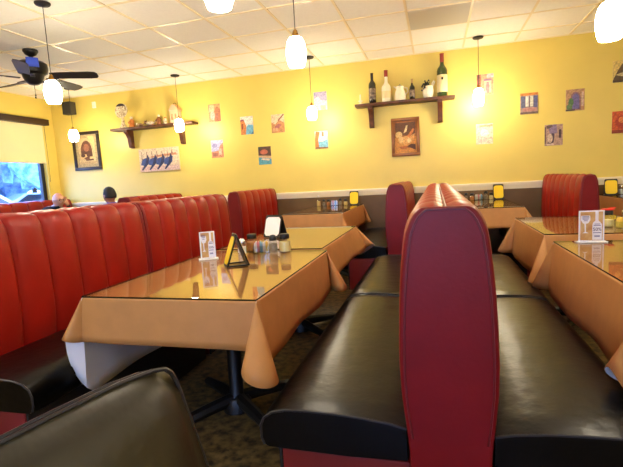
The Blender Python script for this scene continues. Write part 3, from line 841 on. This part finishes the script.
print_('small print of an orange building beside blue water', -2.685, 2.05, W5, H5,
       [((246, 240, 228), Rc(0, 0, 1, 1)), ((120, 190, 222), [(.35, 0), (1, 0), (1, .5), (.6, .55), (.4, .35)]), ((226, 140, 70), [(0, 0), (.38, 0), (.45, .45), (.3, .78), (0, .72)]), ((150, 70, 50), Rc(.08, .3, .2, .6)), ((170, 80, 90), [(0, .72), (.3, .78), (.25, .85), (0, .82)]), ((70, 120, 150), [(.8, .0), (1, 0), (1, .2)])], GP)
print_('small pinkish hillside print right of the orange building print', -2.198, 2.037, W5, H5,
       [((244, 214, 176), Rc(0, 0, 1, 1)), ((214, 150, 96), [(0, 0), (1, 0), (1, .5), (.6, .7), (.3, .45), (0, .6)]), ((190, 110, 110), [(.2, .3), (.55, .5), (.75, .4), (.5, .2)]), ((240, 180, 130), Rc(.1, .08, .5, .25)), ((140, 84, 60), [(.55, .62), (1, .95), (.95, 1), (.5, .68)])], GP)
print_('small print with lavender sky over a pink building, lowest on the left', -3.196, 1.742, W5, H5,
       [((190, 190, 226), Rc(0, 0, 1, 1)), ((224, 150, 110), [(0, 0), (1, 0), (1, .85), (.75, .7), (.6, .4), (0, .35)]), ((180, 110, 90), Rc(.1, .08, .5, .28)), ((240, 200, 170), Rc(.62, .15, .85, .5)), ((150, 140, 190), El(.3, .7, .22, .12))], GP)
print_('small print of dark rocks above turquoise water', -2.432, 1.592, W5, H5,
       [((100, 180, 196), Rc(0, 0, 1, 1)), ((228, 190, 140), [(0, .42), (1, .3), (1, .5), (0, .55)]), ((92, 64, 50), [(0, .52), (1, .46), (1, 1), (0, 1)]), ((200, 110, 80), El(.45, .7, .3, .14)), ((60, 80, 60), [(0, .8), (.3, 1), (0, 1)]), ((240, 220, 190), [(.2, .28), (.8, .2), (.9, .28), (.3, .36)])], GP)
print_('small grey lavender print washed out behind the lamp glow', -1.545, 2.292, .19, .25,
       [((246, 236, 214), Rc(0, 0, 1, 1)), ((176, 166, 196), [(0, .6), (.3, .75), (.6, .5), (1, .45), (1, 1), (0, 1)]), ((236, 210, 160), Rc(.5, 0, .9, .25))], GP)
print_('small print with pale sky and blue water below the lamp glow', -1.559, 1.752, .19, .25,
       [((250, 244, 226), Rc(0, 0, 1, 1)), ((130, 196, 220), [(0, 0), (1, 0), (1, .55), (.55, .4), (0, .5)]), ((208, 130, 60), [(0, 0), (.3, .0), (.25, .5), (.4, .95), (.1, 1), (0, .6)]), ((180, 130, 80), Rc(.55, .7, .7, .95)), ((150, 110, 70), [(.0, 0), (1, 0), (1, .08), (0, .12)])], GP)
QW, QH = .205, .258
print_('small street print with arch, half behind the hanging lamp', .629, 2.283, QW, QH,
       [((206, 160, 120), Rc(0, 0, 1, 1)), ((232, 206, 160), Rc(.45, .1, .85, .75)), ((150, 110, 140), Rc(.42, .66, .88, .76)), ((160, 96, 80), Rc(0, .2, .25, 1)), ((210, 190, 190), Rc(.6, .8, 1, 1)), ((180, 130, 130), El(.65, .35, .12, .28))], GQ)
print_('small print of a pair of white shutters under a terracotta band', 1.144, 1.996, QW, QH,
       [((176, 150, 140), Rc(0, 0, 1, 1)), ((226, 140, 60), Rc(0, .88, 1, 1)), ((106, 110, 140), Rc(.05, .3, .28, .85)), ((130, 110, 120), Rc(.28, .32, .78, .85)), ((232, 232, 216), Rc(.3, .35, .47, .85)), ((226, 226, 206), Rc(.56, .35, .73, .85)), ((100, 104, 150), Rc(.76, .3, .96, .85)), ((196, 140, 130), Rc(.15, .12, .9, .3)), ((120, 100, 90), Rc(.0, .0, 1, .1))], GQ)
print_('small print of an arched violet doorway with green plants', 1.659, 1.988, QW, QH,
       [((196, 150, 110), Rc(0, 0, 1, 1)), ((150, 110, 120), Rc(.25, .05, .8, .55)), ((150, 110, 120), El(.52, .55, .28, .33)), ((120, 110, 170), Rc(.34, .08, .72, .55)), ((120, 110, 170), El(.53, .55, .19, .25)), ((92, 130, 80), El(.28, .4, .14, .2)), ((110, 140, 90), El(.2, .18, .16, .14)), ((90, 76, 70), Rc(.0, .0, .5, .07)), ((220, 190, 170), Rc(.84, .2, .95, .85))], GQ)
print_('small busy grey and mauve print, lowest of the right wall prints', 1.425, 1.585, QW, QH,
       [((196, 160, 140), Rc(0, 0, 1, 1)), ((150, 130, 160), [(.3, .5), (.7, .6), (.65, 1), (.2, 1)]), ((90, 70, 80), [(.1, 0), (.5, .15), (.55, .55), (.4, .6)]), ((220, 196, 170), El(.3, .35, .15, .22)), ((86, 64, 70), Rc(.78, .35, .92, .75)), ((110, 90, 84), [(.15, .8), (.45, .9), (.4, .98), (.1, .95)]), ((230, 206, 190), Rc(.1, .02, .5, .1)), ((120, 96, 90), Rc(.0, .1, .08, .9))], GQ)
print_('small pale washed-out print below the lamp right of the still life', .617, 1.662, QW, QH,
       [((238, 226, 196), Rc(0, 0, 1, 1)), ((200, 170, 130), Rc(.2, .84, 1, .95)), ((226, 210, 190), Rc(.1, .1, .6, .4)), ((214, 196, 170), Rc(.6, .25, .95, .32)), ((250, 244, 230), El(.5, .55, .25, .18))], GQ)
print_('small print of a brown tree at the upper right edge of the picture wall', 2.17, 2.273, .225, .253,
       [((236, 206, 120), Rc(0, 0, 1, 1)), ((104, 82, 56), [(.0, .1), (.2, .5), (.4, .8), (.6, .95), (1, .9), (1, .1)]), ((216, 196, 140), [(.1, .35), (.5, .45), (.9, .3), (.5, .25)]), ((84, 66, 46), Rc(0, 0, 1, .1))], GQ)
print_('small orange red print at the right edge under the tree print', 2.172, 1.68, .225, .26,
       [((222, 96, 44), Rc(0, 0, 1, 1)), ((190, 64, 36), El(.5, .5, .35, .3)), ((236, 140, 70), El(.45, .6, .15, .14)), ((150, 56, 36), Rc(0, 0, 1, .15)), ((240, 160, 90), [(.55, .3), (.9, .4), (.8, .5)])], GQ)
# gondola canvas
gl_ = [((244, 218, 180), Rc(0, 0, 1, 1)), ((250, 226, 190), Rc(0, .6, 1, 1)), ((216, 150, 110), [(.3, .60), (.95, .66), (.95, .76), (.6, .72), (.3, .66)]), ((236, 200, 180), Rc(0, .0, 1, .22)),
       ((150, 96, 80), [(.82, .72), (.84, .95), (.86, .72)])]
for i in range(4):
    x0 = .03 + i * .195
    gl_.append(((70, 92, 150), [(x0, .30), (x0 + .05, .55), (x0 + .15, .60), (x0 + .24, .62), (x0 + .22, .38), (x0 + .12, .24)]))
    gl_.append(((44, 54, 96), [(x0 + .01, .08), (x0 + .04, .05), (x0 + .2, .34), (x0 + .22, .62), (x0 + .19, .76), (x0 + .16, .60), (x0 + .12, .36)]))
for i in range(6):
    x0 = .07 + i * .13
    gl_.append(((120, 80, 70), [(x0, .5), (x0 + .012, .5), (x0 + .012, .88), (x0, .88)]))
b = MB(); mats = [M_board]; b.box(-.36, .36, -.025, 0, -.18, .18, .003); art(b, mats, .715, .355, gl_, -.025)
tag(b.build('canvas_picture', mats, smooth=False, loc=(-4.214, YW - .0005, 1.65), recalc=False), 'wide canvas picture of blue moored boats under the figurine shelf', 'picture')
def framed(name, label, x, z, w_, h_, fw_, fm, layers, mat_w=0, lean=0):
    t = thing(name, label, 'picture', (x, YW - .001, z)); t.rotation_euler = (0, lean, 0)
    b = MB(); a, c = w_ / 2, h_ / 2
    for (x0, x1, z0, z1) in ((-a, a, c - fw_, c), (-a, a, -c, -c + fw_), (-a, -a + fw_, -c + fw_, c - fw_), (a - fw_, a, -c + fw_, c - fw_)):
        b.box(x0, x1, -.03, 0, z0, z1, .005)
    b.build('frame', fm, t)
    iw, ih = w_ - 2 * fw_, h_ - 2 * fw_
    b = MB(); mats = [M_board]; b.box(-iw / 2, iw / 2, -.010, -.002, -ih / 2, ih / 2)
    art(b, mats, iw, ih, layers, -.010); b.build('picture', mats, t, smooth=False, recalc=False)
    return t
framed('framed_picture', 'black framed picture of a brown arched figure on the back wall near the corner', -5.572, 1.878, .53, .63, .05, mat('black_frame', (44, 32, 26), .35, var=.3),
       [((196, 172, 120), Rc(0, 0, 1, 1)), ((222, 196, 140), Rc(.12, .1, .88, .9)), ((240, 214, 140), [(.55, .95), (.85, .95), (.85, .55)]), ((120, 74, 52), El(.48, .52, .26, .3)), ((96, 60, 46), Rc(.22, .28, .74, .5)), ((170, 110, 80), El(.48, .6, .13, .12)), ((226, 190, 130), [(.2, .25), (.5, .32), (.45, .4), (.2, .38)]), ((90, 60, 44), El(.3, .36, .1, .05)), ((240, 210, 140), Rc(.6, .25, .8, .32)), ((110, 76, 54), Rc(.42, .2, .78, .25)), ((206, 176, 120), Rc(.12, .1, .88, .17))])
framed('framed_still_life', 'gold brown framed still life on the wall under the wine bottle shelf', -.386, 1.702, .375, .51, .042, mat('bronze_frame', (150, 92, 42), .3, metal=.3, var=.3),
       [((180, 106, 36), Rc(0, 0, 1, 1)), ((222, 150, 64), Rc(0, .0, 1, .5)), ((110, 66, 26), Rc(.05, .55, .95, .95)), ((236, 196, 120), El(.2, .58, .16, .1)), ((232, 170, 90), [(.2, .3), (.6, .5), (.95, .6), (.8, .35), (.5, .25)]), ((246, 220, 160), [(.42, .62), (.55, .66), (.62, .86), (.54, .86)]), ((220, 130, 60), [(.55, .5), (.85, .76), (.92, .72), (.7, .48)]), ((240, 180, 100), El(.5, .42, .22, .1)), ((90, 46, 20), [(.55, .2), (.95, .08), (.95, .25), (.75, .28)]), ((244, 200, 130), El(.3, .42, .12, .1)), ((250, 216, 150), El(.66, .38, .1, .08)), ((180, 96, 40), [(.2, .2), (.5, .22), (.7, .15), (.3, .12)])])

# ------------------------------------------------------------------ wall shelves
def shelf(label, x0, x1, z, bx, group='wall shelves'):
    t = thing('wall_shelf', label, 'shelf', ((x0 + x1) / 2, YW, z), 0, group)
    a = (x1 - x0) / 2
    MB().box(-a, a, -.20, -.001, -.035, 0, .006).build('board', M_wood, t)
    for x in bx:
        xx = x - (x0 + x1) / 2
        b = MB()
        b.prism([(.001, -.035), (.17, -.035), (.165, -.07), (.12, -.10), (.085, -.16), (.075, -.24), (.06, -.30), (.001, -.31)], -.03, .03)
        for i, v in enumerate(b.v): b.v[i] = (xx + v[1], -v[0], v[2])
        b.build('bracket', M_wood, t)
    return t
shelf('dark wooden wall shelf holding wine bottles and jugs', -1.03, .255, 2.165, (-.83, .07))
shelf('dark wooden wall shelf holding figurines, above the boat picture', -4.93, -3.48, 2.165, (-4.68, -3.75))
ZS = 2.1655; YS = 6.20
M_lblw = mat('cream_label', (226, 208, 154), .6)
def bottle(name, label, x, h, r, gm, cm, lm=None, lab=(.2, .5), neck=.25, group='bottles on the wall shelf', shoulder=.62):
    t = thing(name, label, 'bottle', (x, YS, ZS), 0, group)
    pr = [(r * .9, 0), (r, .006), (r, h * shoulder), (r * .85, h * (shoulder + .06)), (r * .5, h * (shoulder + .12)), (r * .36, h * (shoulder + .17)), (r * .34, h * .985), (r * .40, h * .988), (r * .40, h)]
    MB().lathe(pr, 24).build('glass_body', gm, t)
    MB().lathe([(r * .375, h * .80), (r * .385, h * .84), (r * .385, h * .985), (r * .42, h * .99), (r * .42, h * 1.003), (r * .1, h * 1.006)], 20).build('capsule', cm, t)
    if lm:
        MB().lathe([(r * 1.005, h * lab[0]), (r * 1.02, h * (lab[0] + .005)), (r * 1.02, h * lab[1]), (r * 1.005, h * (lab[1] + .003))], 24, cap=False).build('label', lm, t)
        if lm is M_lblw and h > .5:
            e = MB()
            y_ = -r * 1.02
            e.prism([(.012 * math.cos(a), h * .41 + .016 * math.sin(a)) for a in [2 * PI * k / 12 for k in range(12)]], y_ - .0015, y_ + .004)
            e.build('emblem', M_gdark, t, smooth=False)
    return t
M_gdark = mat('dark_bottle', (24, 22, 18), .12, coat=.5)
M_ggreen = mat('green_bottle', (44, 62, 22), .12, coat=.5)
M_ceramic = mat('cream_ceramic', (240, 230, 200), .3, coat=.3, var=.08, vscale=30)
M_capr = mat('red_capsule', (140, 40, 24), .4)
M_capk = mat('black_capsule', (34, 24, 22), .4)
M_lbld = mat('dark_label', (70, 56, 50), .6, rgb2=(160, 140, 120), vscale=26)
cd = thing('candle_holder', 'small cream candle holder at the left end of the wine shelf', 'candle holder', (-.962, YS, ZS))
MB().lathe([(.04, 0), (.042, .004), (.04, .012), (.014, .016), (.012, .035), (.028, .045), (.03, .055), (.012, .058)], 20).build('holder', M_ceramic, cd)
MB().lathe([(.010, .058), (.010, .13), (.008, .135), (.002, .14)], 12).build('candle', M_ceramic, cd)
bottle('wine_bottle', 'dark wine bottle with printed label at the left of the wine shelf', -.797, .395, .048, M_gdark, M_capk, M_lbld, (.13, .5))
bottle('ceramic_bottle', 'cream bellied bottle with red neck, second bottle on the wine shelf', -.611, .41, .062, M_ceramic, M_capr, M_lblw, (.12, .34), shoulder=.46)
pt = thing('pitcher', 'white ceramic pitcher between the red necked bottle and a small bottle', 'pitcher', (-.432, YS, ZS))
MB().lathe([(.062, 0), (.07, .006), (.074, .05), (.066, .11), (.048, .15), (.046, .165), (.052, .185), (.045, .182), (.03, .15)], 24).build('body', M_ceramic, pt)
MB().tube([(.05, 0, .165), (.09, 0, .16), (.10, 0, .11), (.066, 0, .07)], .008, 8).build('handle', M_ceramic, pt)
MB().prism([(-.04, .15), (-.085, .19), (-.078, .195), (-.035, .18)], -.014, .014).build('spout', M_ceramic, pt)
MB().ball((0, 0, .188), .04, 2, (1, 1, .35)).ball((0, 0, .21), .01, 1).build('lid', mat('green_lid', (120, 130, 80), .5), pt)
bottle('small_bottle', 'small dark bottle with tan stopper in the middle of the wine shelf', -.277, .265, .036, M_gdark, mat('cork', (190, 150, 90), .8), M_lbld, (.15, .48), shoulder=.58)
gp = thing('jug_planter', 'white jug with a dark bunch of grapes, left of the big green bottle', 'jug', (-.075, YS, ZS))
MB().lathe([(.045, 0), (.052, .006), (.066, .05), (.07, .09), (.062, .14), (.058, .15), (.05, .145), (.03, .10)], 24).build('body', M_ceramic, gp)
MB().tube([(.058, 0, .14), (.085, 0, .20), (.075, 0, .215), (.052, 0, .18), (.06, 0, .05)], .008, 8).build('handle', M_ceramic, gp)
b = MB(); rn = random.Random(3)
for i in range(26):
    b.ball((-.03 + rn.gauss(0, .022), -.03 + rn.gauss(0, .018), .17 + rn.gauss(0, .026)), .013, 1)
b.build('grapes', mat('dark_grapes', (34, 36, 28), .35), gp)
b = MB()
for i in range(7):
    a = i * .9; b.add([(0, 0, .15), (.02 * math.cos(a + .5), .02 * math.sin(a + .5), .19), (.05 * math.cos(a), .05 * math.sin(a), .215), (.02 * math.cos(a - .5), .02 * math.sin(a - .5), .19)], [(0, 1, 2, 3)])
b.build('leaves', mat('grape_leaves', (70, 90, 40), .6), gp, smooth=False)
bottle('large_wine_bottle', 'large green wine bottle with cream label at the right end of the wine shelf', .103, .535, .066, M_ggreen, M_capr, M_lblw, (.10, .50), shoulder=.60)
# figurines
M_fw = mat('figurine_white', (240, 226, 190), .4, rgb2=(150, 120, 80), vscale=40)
M_fo = mat('figurine_orange', (216, 130, 50), .45, var=.3, vscale=30)
M_fd = mat('figurine_dark', (84, 54, 34), .5, rgb2=(190, 150, 100), vscale=30)
M_fb = mat('figurine_brown', (140, 80, 36), .5, var=.3, vscale=30)
M_fp = mat('figurine_pink', (232, 180, 140), .5, var=.1)
pw = thing('decor_plate', 'round white plate with dark segment at the left end of the figurine shelf', 'plate', (-4.74, YS, ZS))
MB().lathe([(.012, .0), (.05, .002), (.10, .010), (.115, .018), (.113, .022), (.10, .015), (.05, .007), (.012, .005)], 32, T(0, .0, .27) @ RX(math.radians(84))).build('plate', M_fw, pw)
vs = [(.112 * math.cos(a), -.026, .27 + .112 * math.sin(a)) for a in [PI * .22 + PI * .56 * k / 12 for k in range(13)]]
b = MB(); b.add(vs + [(x, y - .003, z) for x, y, z in vs], [tuple(range(13)), tuple(range(25, 12, -1))] + [(k, (k + 1) % 13, 13 + (k + 1) % 13, 13 + k) for k in range(13)])
b.build('dark_segment', mat('plate_dark', (50, 36, 30), .5), pw, smooth=False)
MB().lathe([(.06, 0), (.065, .006), (.05, .03), (.03, .07), (.022, .12), (.022, .155), (.01, .16)], 18).build('stand', M_fw, pw)
def figurine(label, x, h, m, kind):
    t = thing('figurine', label, 'figurine', (x, YS - .01, ZS), 0, 'figurines on the wall shelf')
    b = MB()
    if kind == 'tall':      # standing figure
        b.lathe([(.05 * h / .18, 0), (.052 * h / .18, .006), (.036 * h / .18, h * .3), (.042 * h / .18, h * .5), (.026 * h / .18, h * .68), (.012, h * .74)], 16)
        b.build('body', m, t); MB().ball((0, 0, h * .85), h * .14, 2).build('head', M_fw if m != M_fw else M_fo, t)
        b = MB()
        for s in (-1, 1): b.tube([(s * h * .2, 0, h * .6), (s * h * .3, -h * .1, h * .42), (s * h * .12, -h * .25, h * .36)], h * .055, 8)
        b.build('arms', m, t)
    elif kind == 'low':     # lying animal
        b.ball((0, 0, h * .5), h * .55, 2, (1.7, .9, .9)); b.build('body', m, t)
        MB().ball((-h * .95, -.01, h * .75), h * .36, 2).tube([(-h * 1.1, 0, h * 1.0), (-h * 1.15, 0, h * 1.3)], [h * .09, h * .03], 6).tube([(-h * .8, 0, h * 1.0), (-h * .75, 0, h * 1.3)], [h * .09, h * .03], 6).build('head', M_fw if m != M_fw else M_fd, t)
        MB().tube([(h * .9, 0, h * .4), (h * 1.2, 0, h * .7), (h * 1.15, 0, h)], [h * .1, h * .08, h * .04], 6).build('tail', m, t)
    elif kind == 'house':   # pierced lantern house
        b.box(-.07, .07, -.05, .05, 0, h * .62, .004); b.build('walls', m, t)
        b = MB(); b.prism([(-.085, h * .62), (.085, h * .62), (.02, h * .9), (-.02, h * .9)], -.06, .06); b.build('roof', m, t, smooth=False)
        b = MB(); b.tube([(.025 * math.cos(a), 0, h * .9 + .03 * math.sin(a)) for a in [PI * k / 8 for k in range(9)]], .004, 6); b.build('ring', M_iron, t)
        b = MB()
        for s in (-.03, .03): b.box(s - .016, s + .016, -.0515, -.0502, h * .16, h * .45)
        b.build('opening', M_fd, t, smooth=False)
    return t
figurine('orange standing figurine beside the round plate', -4.575, .175, M_fo, 'tall')
figurine('low dark and white animal figurine right of the orange one', -4.43, .055, M_fd, 'low')
figurine('low white animal figurine in the middle of the figurine shelf', -4.25, .075, M_fw, 'low')
figurine('brown standing figurine near the middle of the figurine shelf', -4.085, .16, M_fb, 'tall')
figurine('small white standing figurine right of the brown one', -3.975, .12, M_fw, 'tall')
figurine('pinkish lantern house at the right end of the figurine shelf behind the lamp', -3.79, .30, M_fp, 'house')

# ------------------------------------------------------------------ people
M_skin = mat('skin', (206, 150, 118), .5, var=.06)
M_skin2 = mat('skin_tan', (176, 116, 84), .5, var=.06)
def person(label, x, y, face, hz, top_m, leg_m, skin_m, raised, hair_m=None, seat_z=.48, hf=.0, hd=0.0):
    """seated person; face = rotation so that local +x looks forward"""
    v = []; e = []; rad = []
    def pt(p, r, par=None):
        v.append(p); rad.append(r)
        if par is not None: e.append((par, len(v) - 1))
        return len(v) - 1
    S = hz   # shoulder height
    pel = pt((0, 0, seat_z + .10), .135)
    ab = pt((-.02, 0, seat_z + .22), .125, pel); chs = pt((-.02, 0, S - .12), .14, ab); nk0 = pt((0, 0, S + .01), .065, chs); nk = pt((.015 + hf * .6, 0, S + .07 + hd * .6), .052, nk0); hd0 = pt((.03 + hf, 0, S + .15 + hd), .07, nk)
    hands = []
    for s in (-1, 1):
        h1 = pt((.05, s * .10, seat_z + .095), .085, pel); kn = pt((.44, s * .13, seat_z + .06), .062, h1); an_ = pt((.42, s * .13, .10), .042, kn); ft = pt((.52, s * .14, .045), .038, an_); pt((.60, s * .145, .035), .03, ft)
        sh = pt((-.015, s * .17, S - .045), .058, chs)
        if raised == s:
            el = pt((.14, s * .22, S - .26), .045, sh); wr = pt((.20, s * .10, S + .04), .03, el)
            hands.append((wr, Vector((.20, s * .10, S + .04)), Vector((-.08, -s * .35, .9)).normalized(), s))
        else:
            el = pt((.06, s * .25, S - .28), .045, sh); wr = pt((.30, s * .17, .865), .03, el)
            hands.append((wr, Vector((.30, s * .17, .865)), Vector((1, -s * .25, -.12)).normalized(), s))
    for wr, p, d, s in hands:
        pm_ = pt(tuple(p + d * .05), .033, wr)
        side = d.cross(Vector((1, 0, 0)) if abs(d.z) > .6 else Vector((0, 0, 1))).normalized()
        nrm = side.cross(d)
        for q, ln in ((-1.5, .055), (-.5, .068), (.5, .064), (1.5, .05)):
            a = pt(tuple(p + d * .088 + side * q * .016), .0095, pm_); c = pt(tuple(p + d * (.088 + ln * .55) + side * q * .018 + nrm * .008), .0085, a); pt(tuple(p + d * (.088 + ln * .9) + side * q * .018 + nrm * .028), .007, c)
        a = pt(tuple(p + d * .045 + side * (-s) * .036), .011, pm_); pt(tuple(p + d * .085 + side * (-s) * .05 + nrm * .012), .009, a)
    me = bpy.data.meshes.new('tmp'); me.from_pydata(v, e, []); o = bpy.data.objects.new('tmp', me); COL.objects.link(o)
    o.modifiers.new('skin', 'SKIN'); sv = me.skin_vertices[0].data
    for i, r_ in enumerate(rad): sv[i].radius = (r_, r_)
    sv[0].use_root = True
    for i in (pel, ab, chs): sv[i].radius = (rad[i] * .82, rad[i] * 1.15)
    ss = o.modifiers.new('ss', 'SUBSURF'); ss.levels = 2; ss.render_levels = 2
    dg = bpy.context.evaluated_depsgraph_get(); dg.update()
    bme = bpy.data.meshes.new_from_object(o.evaluated_get(dg))
    # head shape, joined and fused into one surface
    bb = bmesh.new(); bb.from_mesh(bme)
    hb = bmesh.new(); bmesh.ops.create_icosphere(hb, subdivisions=4, radius=1)
    HC = Vector((.035 + hf, 0, S + .205 + hd))
    for q in hb.verts:
        c = q.co.copy(); xx, yy, zz = c
        fr = max(0, xx)
        px = .098 * xx; py = .076 * yy; pz = .118 * zz
        if zz < 0: py *= 1 - .28 * (-zz) ** 1.2; px *= 1 - .12 * (-zz) * (1 if xx < 0 else .1)
        if xx < 0 and zz < -.2: px *= 1 - .25 * (-zz - .2)
        nose = math.exp(-((yy / .16) ** 2)) * math.exp(-(((zz + .16) / .16) ** 2)) * fr
        px += .024 * nose
        for s in (-1, 1):
            eye = math.exp(-(((yy - s * .38) / .17) ** 2) - (((zz - .05) / .11) ** 2)) * fr; px -= .009 * eye
        brow = math.exp(-(((zz - .24) / .1) ** 2)) * fr * math.exp(-((yy / .6) ** 2)); px += .006 * brow
        lips = math.exp(-((yy / .26) ** 2) - (((zz + .5) / .05) ** 2)) * fr; px += .006 * lips
        mouth = math.exp(-((yy / .26) ** 2) - (((zz + .56) / .025) ** 2)) * fr; px -= .004 * mouth
        chin = math.exp(-((yy / .3) ** 2) - (((zz + .85) / .16) ** 2)) * fr; px += .016 * chin
        q.co = HC + Vector((px, py, pz))
    for s in (-1, 1):
        eb = bmesh.new(); bmesh.ops.create_icosphere(eb, subdivisions=2, radius=1)
        for q in eb.verts: q.co = HC + Vector((-.008 + q.co.x * .017, s * (.076 + q.co.y * .009), -.005 + q.co.z * .032))
        tmp = bpy.data.meshes.new('t'); eb.to_mesh(tmp); bb.from_mesh(tmp); eb.free(); bpy.data.meshes.remove(tmp)
    tmp = bpy.data.meshes.new('t'); hb.to_mesh(tmp); bb.from_mesh(tmp); hb.free(); bpy.data.meshes.remove(tmp)
    bb.to_mesh(bme); bb.free()
    bpy.data.objects.remove(o); bpy.data.meshes.remove(me)
    o = bpy.data.objects.new('person', bme); COL.objects.link(o)
    rm = o.modifiers.new('rm', 'REMESH'); rm.mode = 'VOXEL'; rm.voxel_size = .0075
    sm = o.modifiers.new('sm', 'SMOOTH'); sm.factor = .5; sm.iterations = 2
    dg = bpy.context.evaluated_depsgraph_get(); dg.update()
    fin = bpy.data.meshes.new_from_object(o.evaluated_get(dg))
    bpy.data.objects.remove(o); bpy.data.meshes.remove(bme)
    fin.materials.clear()
    for m in (skin_m, top_m, leg_m, M_lid): fin.materials.append(m)
    hp = [(h[1], h[2]) for h in hands]
    for p in fin.polygons:
        c = p.center; k = 1
        if c.z > S + .035 and abs(c.y) < .10 and c.x > -.1 + .0 and (c - HC).length < .22: k = 0
        for wp, dd in hp:
            if (c - wp).dot(dd) > .0 and (c - wp).length < .22 and (c - (wp + dd * .07)).length < .13: k = 0
        if k and c.z < seat_z + .16 and not (abs(c.y) > .16 and c.z > seat_z + .2): k = 2
        if k == 2 and c.z < .085: k = 3
        p.material_index = k; p.use_smooth = True
    fin.name = 'person'
    o = bpy.data.objects.new('person', fin); COL.objects.link(o)
    o.location = (x, y, 0); o.rotation_euler = (0, 0, face)
    tag(o, label, 'person')
    # eyes
    for s in (-1, 1):
        MB().ball(tuple(HC + Vector((.083, s * .029, .005))), .0095, 2).build('eye', M_lid, o)
    if hair_m:
        hb = bmesh.new(); bmesh.ops.create_icosphere(hb, subdivisions=4, radius=1)
        dl = [q for q in hb.verts if q.co.z < -.35 or (q.co.x > .35 and q.co.z < .55) or (q.co.x > .0 and q.co.z < .1)]
        bmesh.ops.delete(hb, geom=dl, context='VERTS')
        rn = random.Random(5)
        for q in hb.verts:
            j = 1 + rn.uniform(-.01, .025)
            q.co = HC + Vector((q.co.x * .106 * j - .002, q.co.y * .084 * j, q.co.z * .127 * j + .002))
        h_ = MB().bm(hb).build('hair', hair_m, o, recalc=False)
        md = h_.modifiers.new('t', 'SOLIDIFY'); md.thickness = .008; md.offset = -1
    return o
M_jack = mat('dark_jacket', (22, 24, 34), .8, var=.2)
M_shirt = mat('purple_shirt', (120, 96, 176), .8, var=.15)
M_jean = mat('dark_trousers', (30, 34, 48), .8)
p1 = person('bald person in dark jacket in the window booth, one hand raised to the face', -5.78, 5.70, -.2, .975, M_jack, M_jean, M_skin, 1, hf=.09, hd=-.085)
p2 = person('person with short dark hair and purple shirt, seen from behind at the far left booth', -4.42, 5.36, PI - .25, 1.005, M_shirt, M_jean, M_skin2, 0, mat('dark_hair', (18, 15, 14), .6, bump=.5, bscale=150), hd=-.08)
# spectacles of the bald person
gb = MB(); gx, gz = .09, .975 + .205 - .085
for s in (-1, 1):
    gb.tube([(gx + .137, s * .031 + .022 * math.cos(a), gz + .002 + .017 * math.sin(a)) for a in [2 * PI * k / 14 for k in range(14)]], .002, 5, closed=True)
    gb.tube([(gx + .135, s * .053, gz + .005), (gx + .03, s * .083, gz + .005)], .0018, 5)
gb.tube([(gx + .139, -.009, gz + .005), (gx + .141, 0, gz + .007), (gx + .139, .009, gz + .005)], .0018, 5)
gb.build('spectacles', M_lid, p1)

# ------------------------------------------------------------------ daylight and camera
W = bpy.data.worlds.new('dusk'); SC.world = W; W.use_nodes = True
nt = W.node_tree; N = nt.nodes; L = nt.links
bg = N['Background']
tc = N.new('ShaderNodeTexCoord'); sx = N.new('ShaderNodeSeparateXYZ'); rp = N.new('ShaderNodeValToRGB')
L.new(tc.outputs['Generated'], sx.inputs[0]); L.new(sx.outputs['Z'], rp.inputs[0]); L.new(rp.outputs[0], bg.inputs[0])
rp.color_ramp.elements[0].position = 0; rp.color_ramp.elements[0].color = (.42, .60, 1, 1)
rp.color_ramp.elements[1].position = .6; rp.color_ramp.elements[1].color = (.22, .42, 1, 1)
bg.inputs[1].default_value = 7
def portal(loc, rot, sx_, sy_):
    l = bpy.data.lights.new('window_light', 'AREA'); l.shape = 'RECTANGLE'; l.size = sx_; l.size_y = sy_; l.cycles.is_portal = True
    o = bpy.data.objects.new('window_light', l); COL.objects.link(o); o.location = loc; o.rotation_euler = rot
portal((XL - .14, (WIN[0] + WIN[1]) / 2, (WIN[2] + WIN[3]) / 2), (PI / 2, 0, -PI / 2), WIN[1] - WIN[0], WIN[3] - WIN[2])
portal(((FWIN[0] + FWIN[1]) / 2, YF - .14, (FWIN[2] + FWIN[3]) / 2), (PI / 2, 0, PI), FWIN[1] - FWIN[0], FWIN[3] - FWIN[2])

# added warm fill lights, no fixtures, standing in for unseen room lamps
for lx, ly in ((-3.1, -.6), (-.9, -.9), (1.1, -.9), (2.9, 1.2), (2.9, 3.4), (-3.0, 1.0), (-5.0, 1.2)):
    pl = bpy.data.lights.new('fill_light', 'POINT'); pl.energy = 10; pl.color = (1, .92, .78); pl.shadow_soft_size = .35
    o = bpy.data.objects.new('fill_light', pl); COL.objects.link(o); o.location = (lx, ly, 2.05)
yaw, pitch, roll = .2755, .118, .0554
Rw = Matrix.Rotation(yaw, 3, 'Z') @ Matrix.Rotation(-pitch, 3, 'X') @ Matrix.Rotation(roll, 3, 'Y')
rt, fwd, up = Rw.col[0], Rw.col[1], Rw.col[2]
cam = bpy.data.cameras.new('camera'); co = bpy.data.objects.new('camera', cam); COL.objects.link(co)
Mx = Matrix.Identity(4)
for i in range(3):
    Mx[i][0] = rt[i]; Mx[i][1] = up[i]; Mx[i][2] = -fwd[i]
Mx[0][3], Mx[1][3], Mx[2][3] = 0, 0, CAMH
co.matrix_world = Mx
cam.sensor_fit = 'HORIZONTAL'; cam.sensor_width = 36; cam.lens = 448 / 623 * 36; cam.clip_start = .02; cam.clip_end = 200
SC.camera = co
SC.view_settings.view_transform = 'Standard'
try: SC.view_settings.look = 'None'
except Exception: pass
SC.view_settings.gamma = 1; SC.view_settings.use_curve_mapping = False
SC.view_settings.exposure = 1.38
SC.cycles.max_bounces = 10; SC.cycles.diffuse_bounces = 6; SC.cycles.transparent_max_bounces = 16
SC.cycles.use_denoising = True
SC.cycles.sample_clamp_indirect = 8
SC.cycles.caustics_reflective = False; SC.cycles.caustics_refractive = False
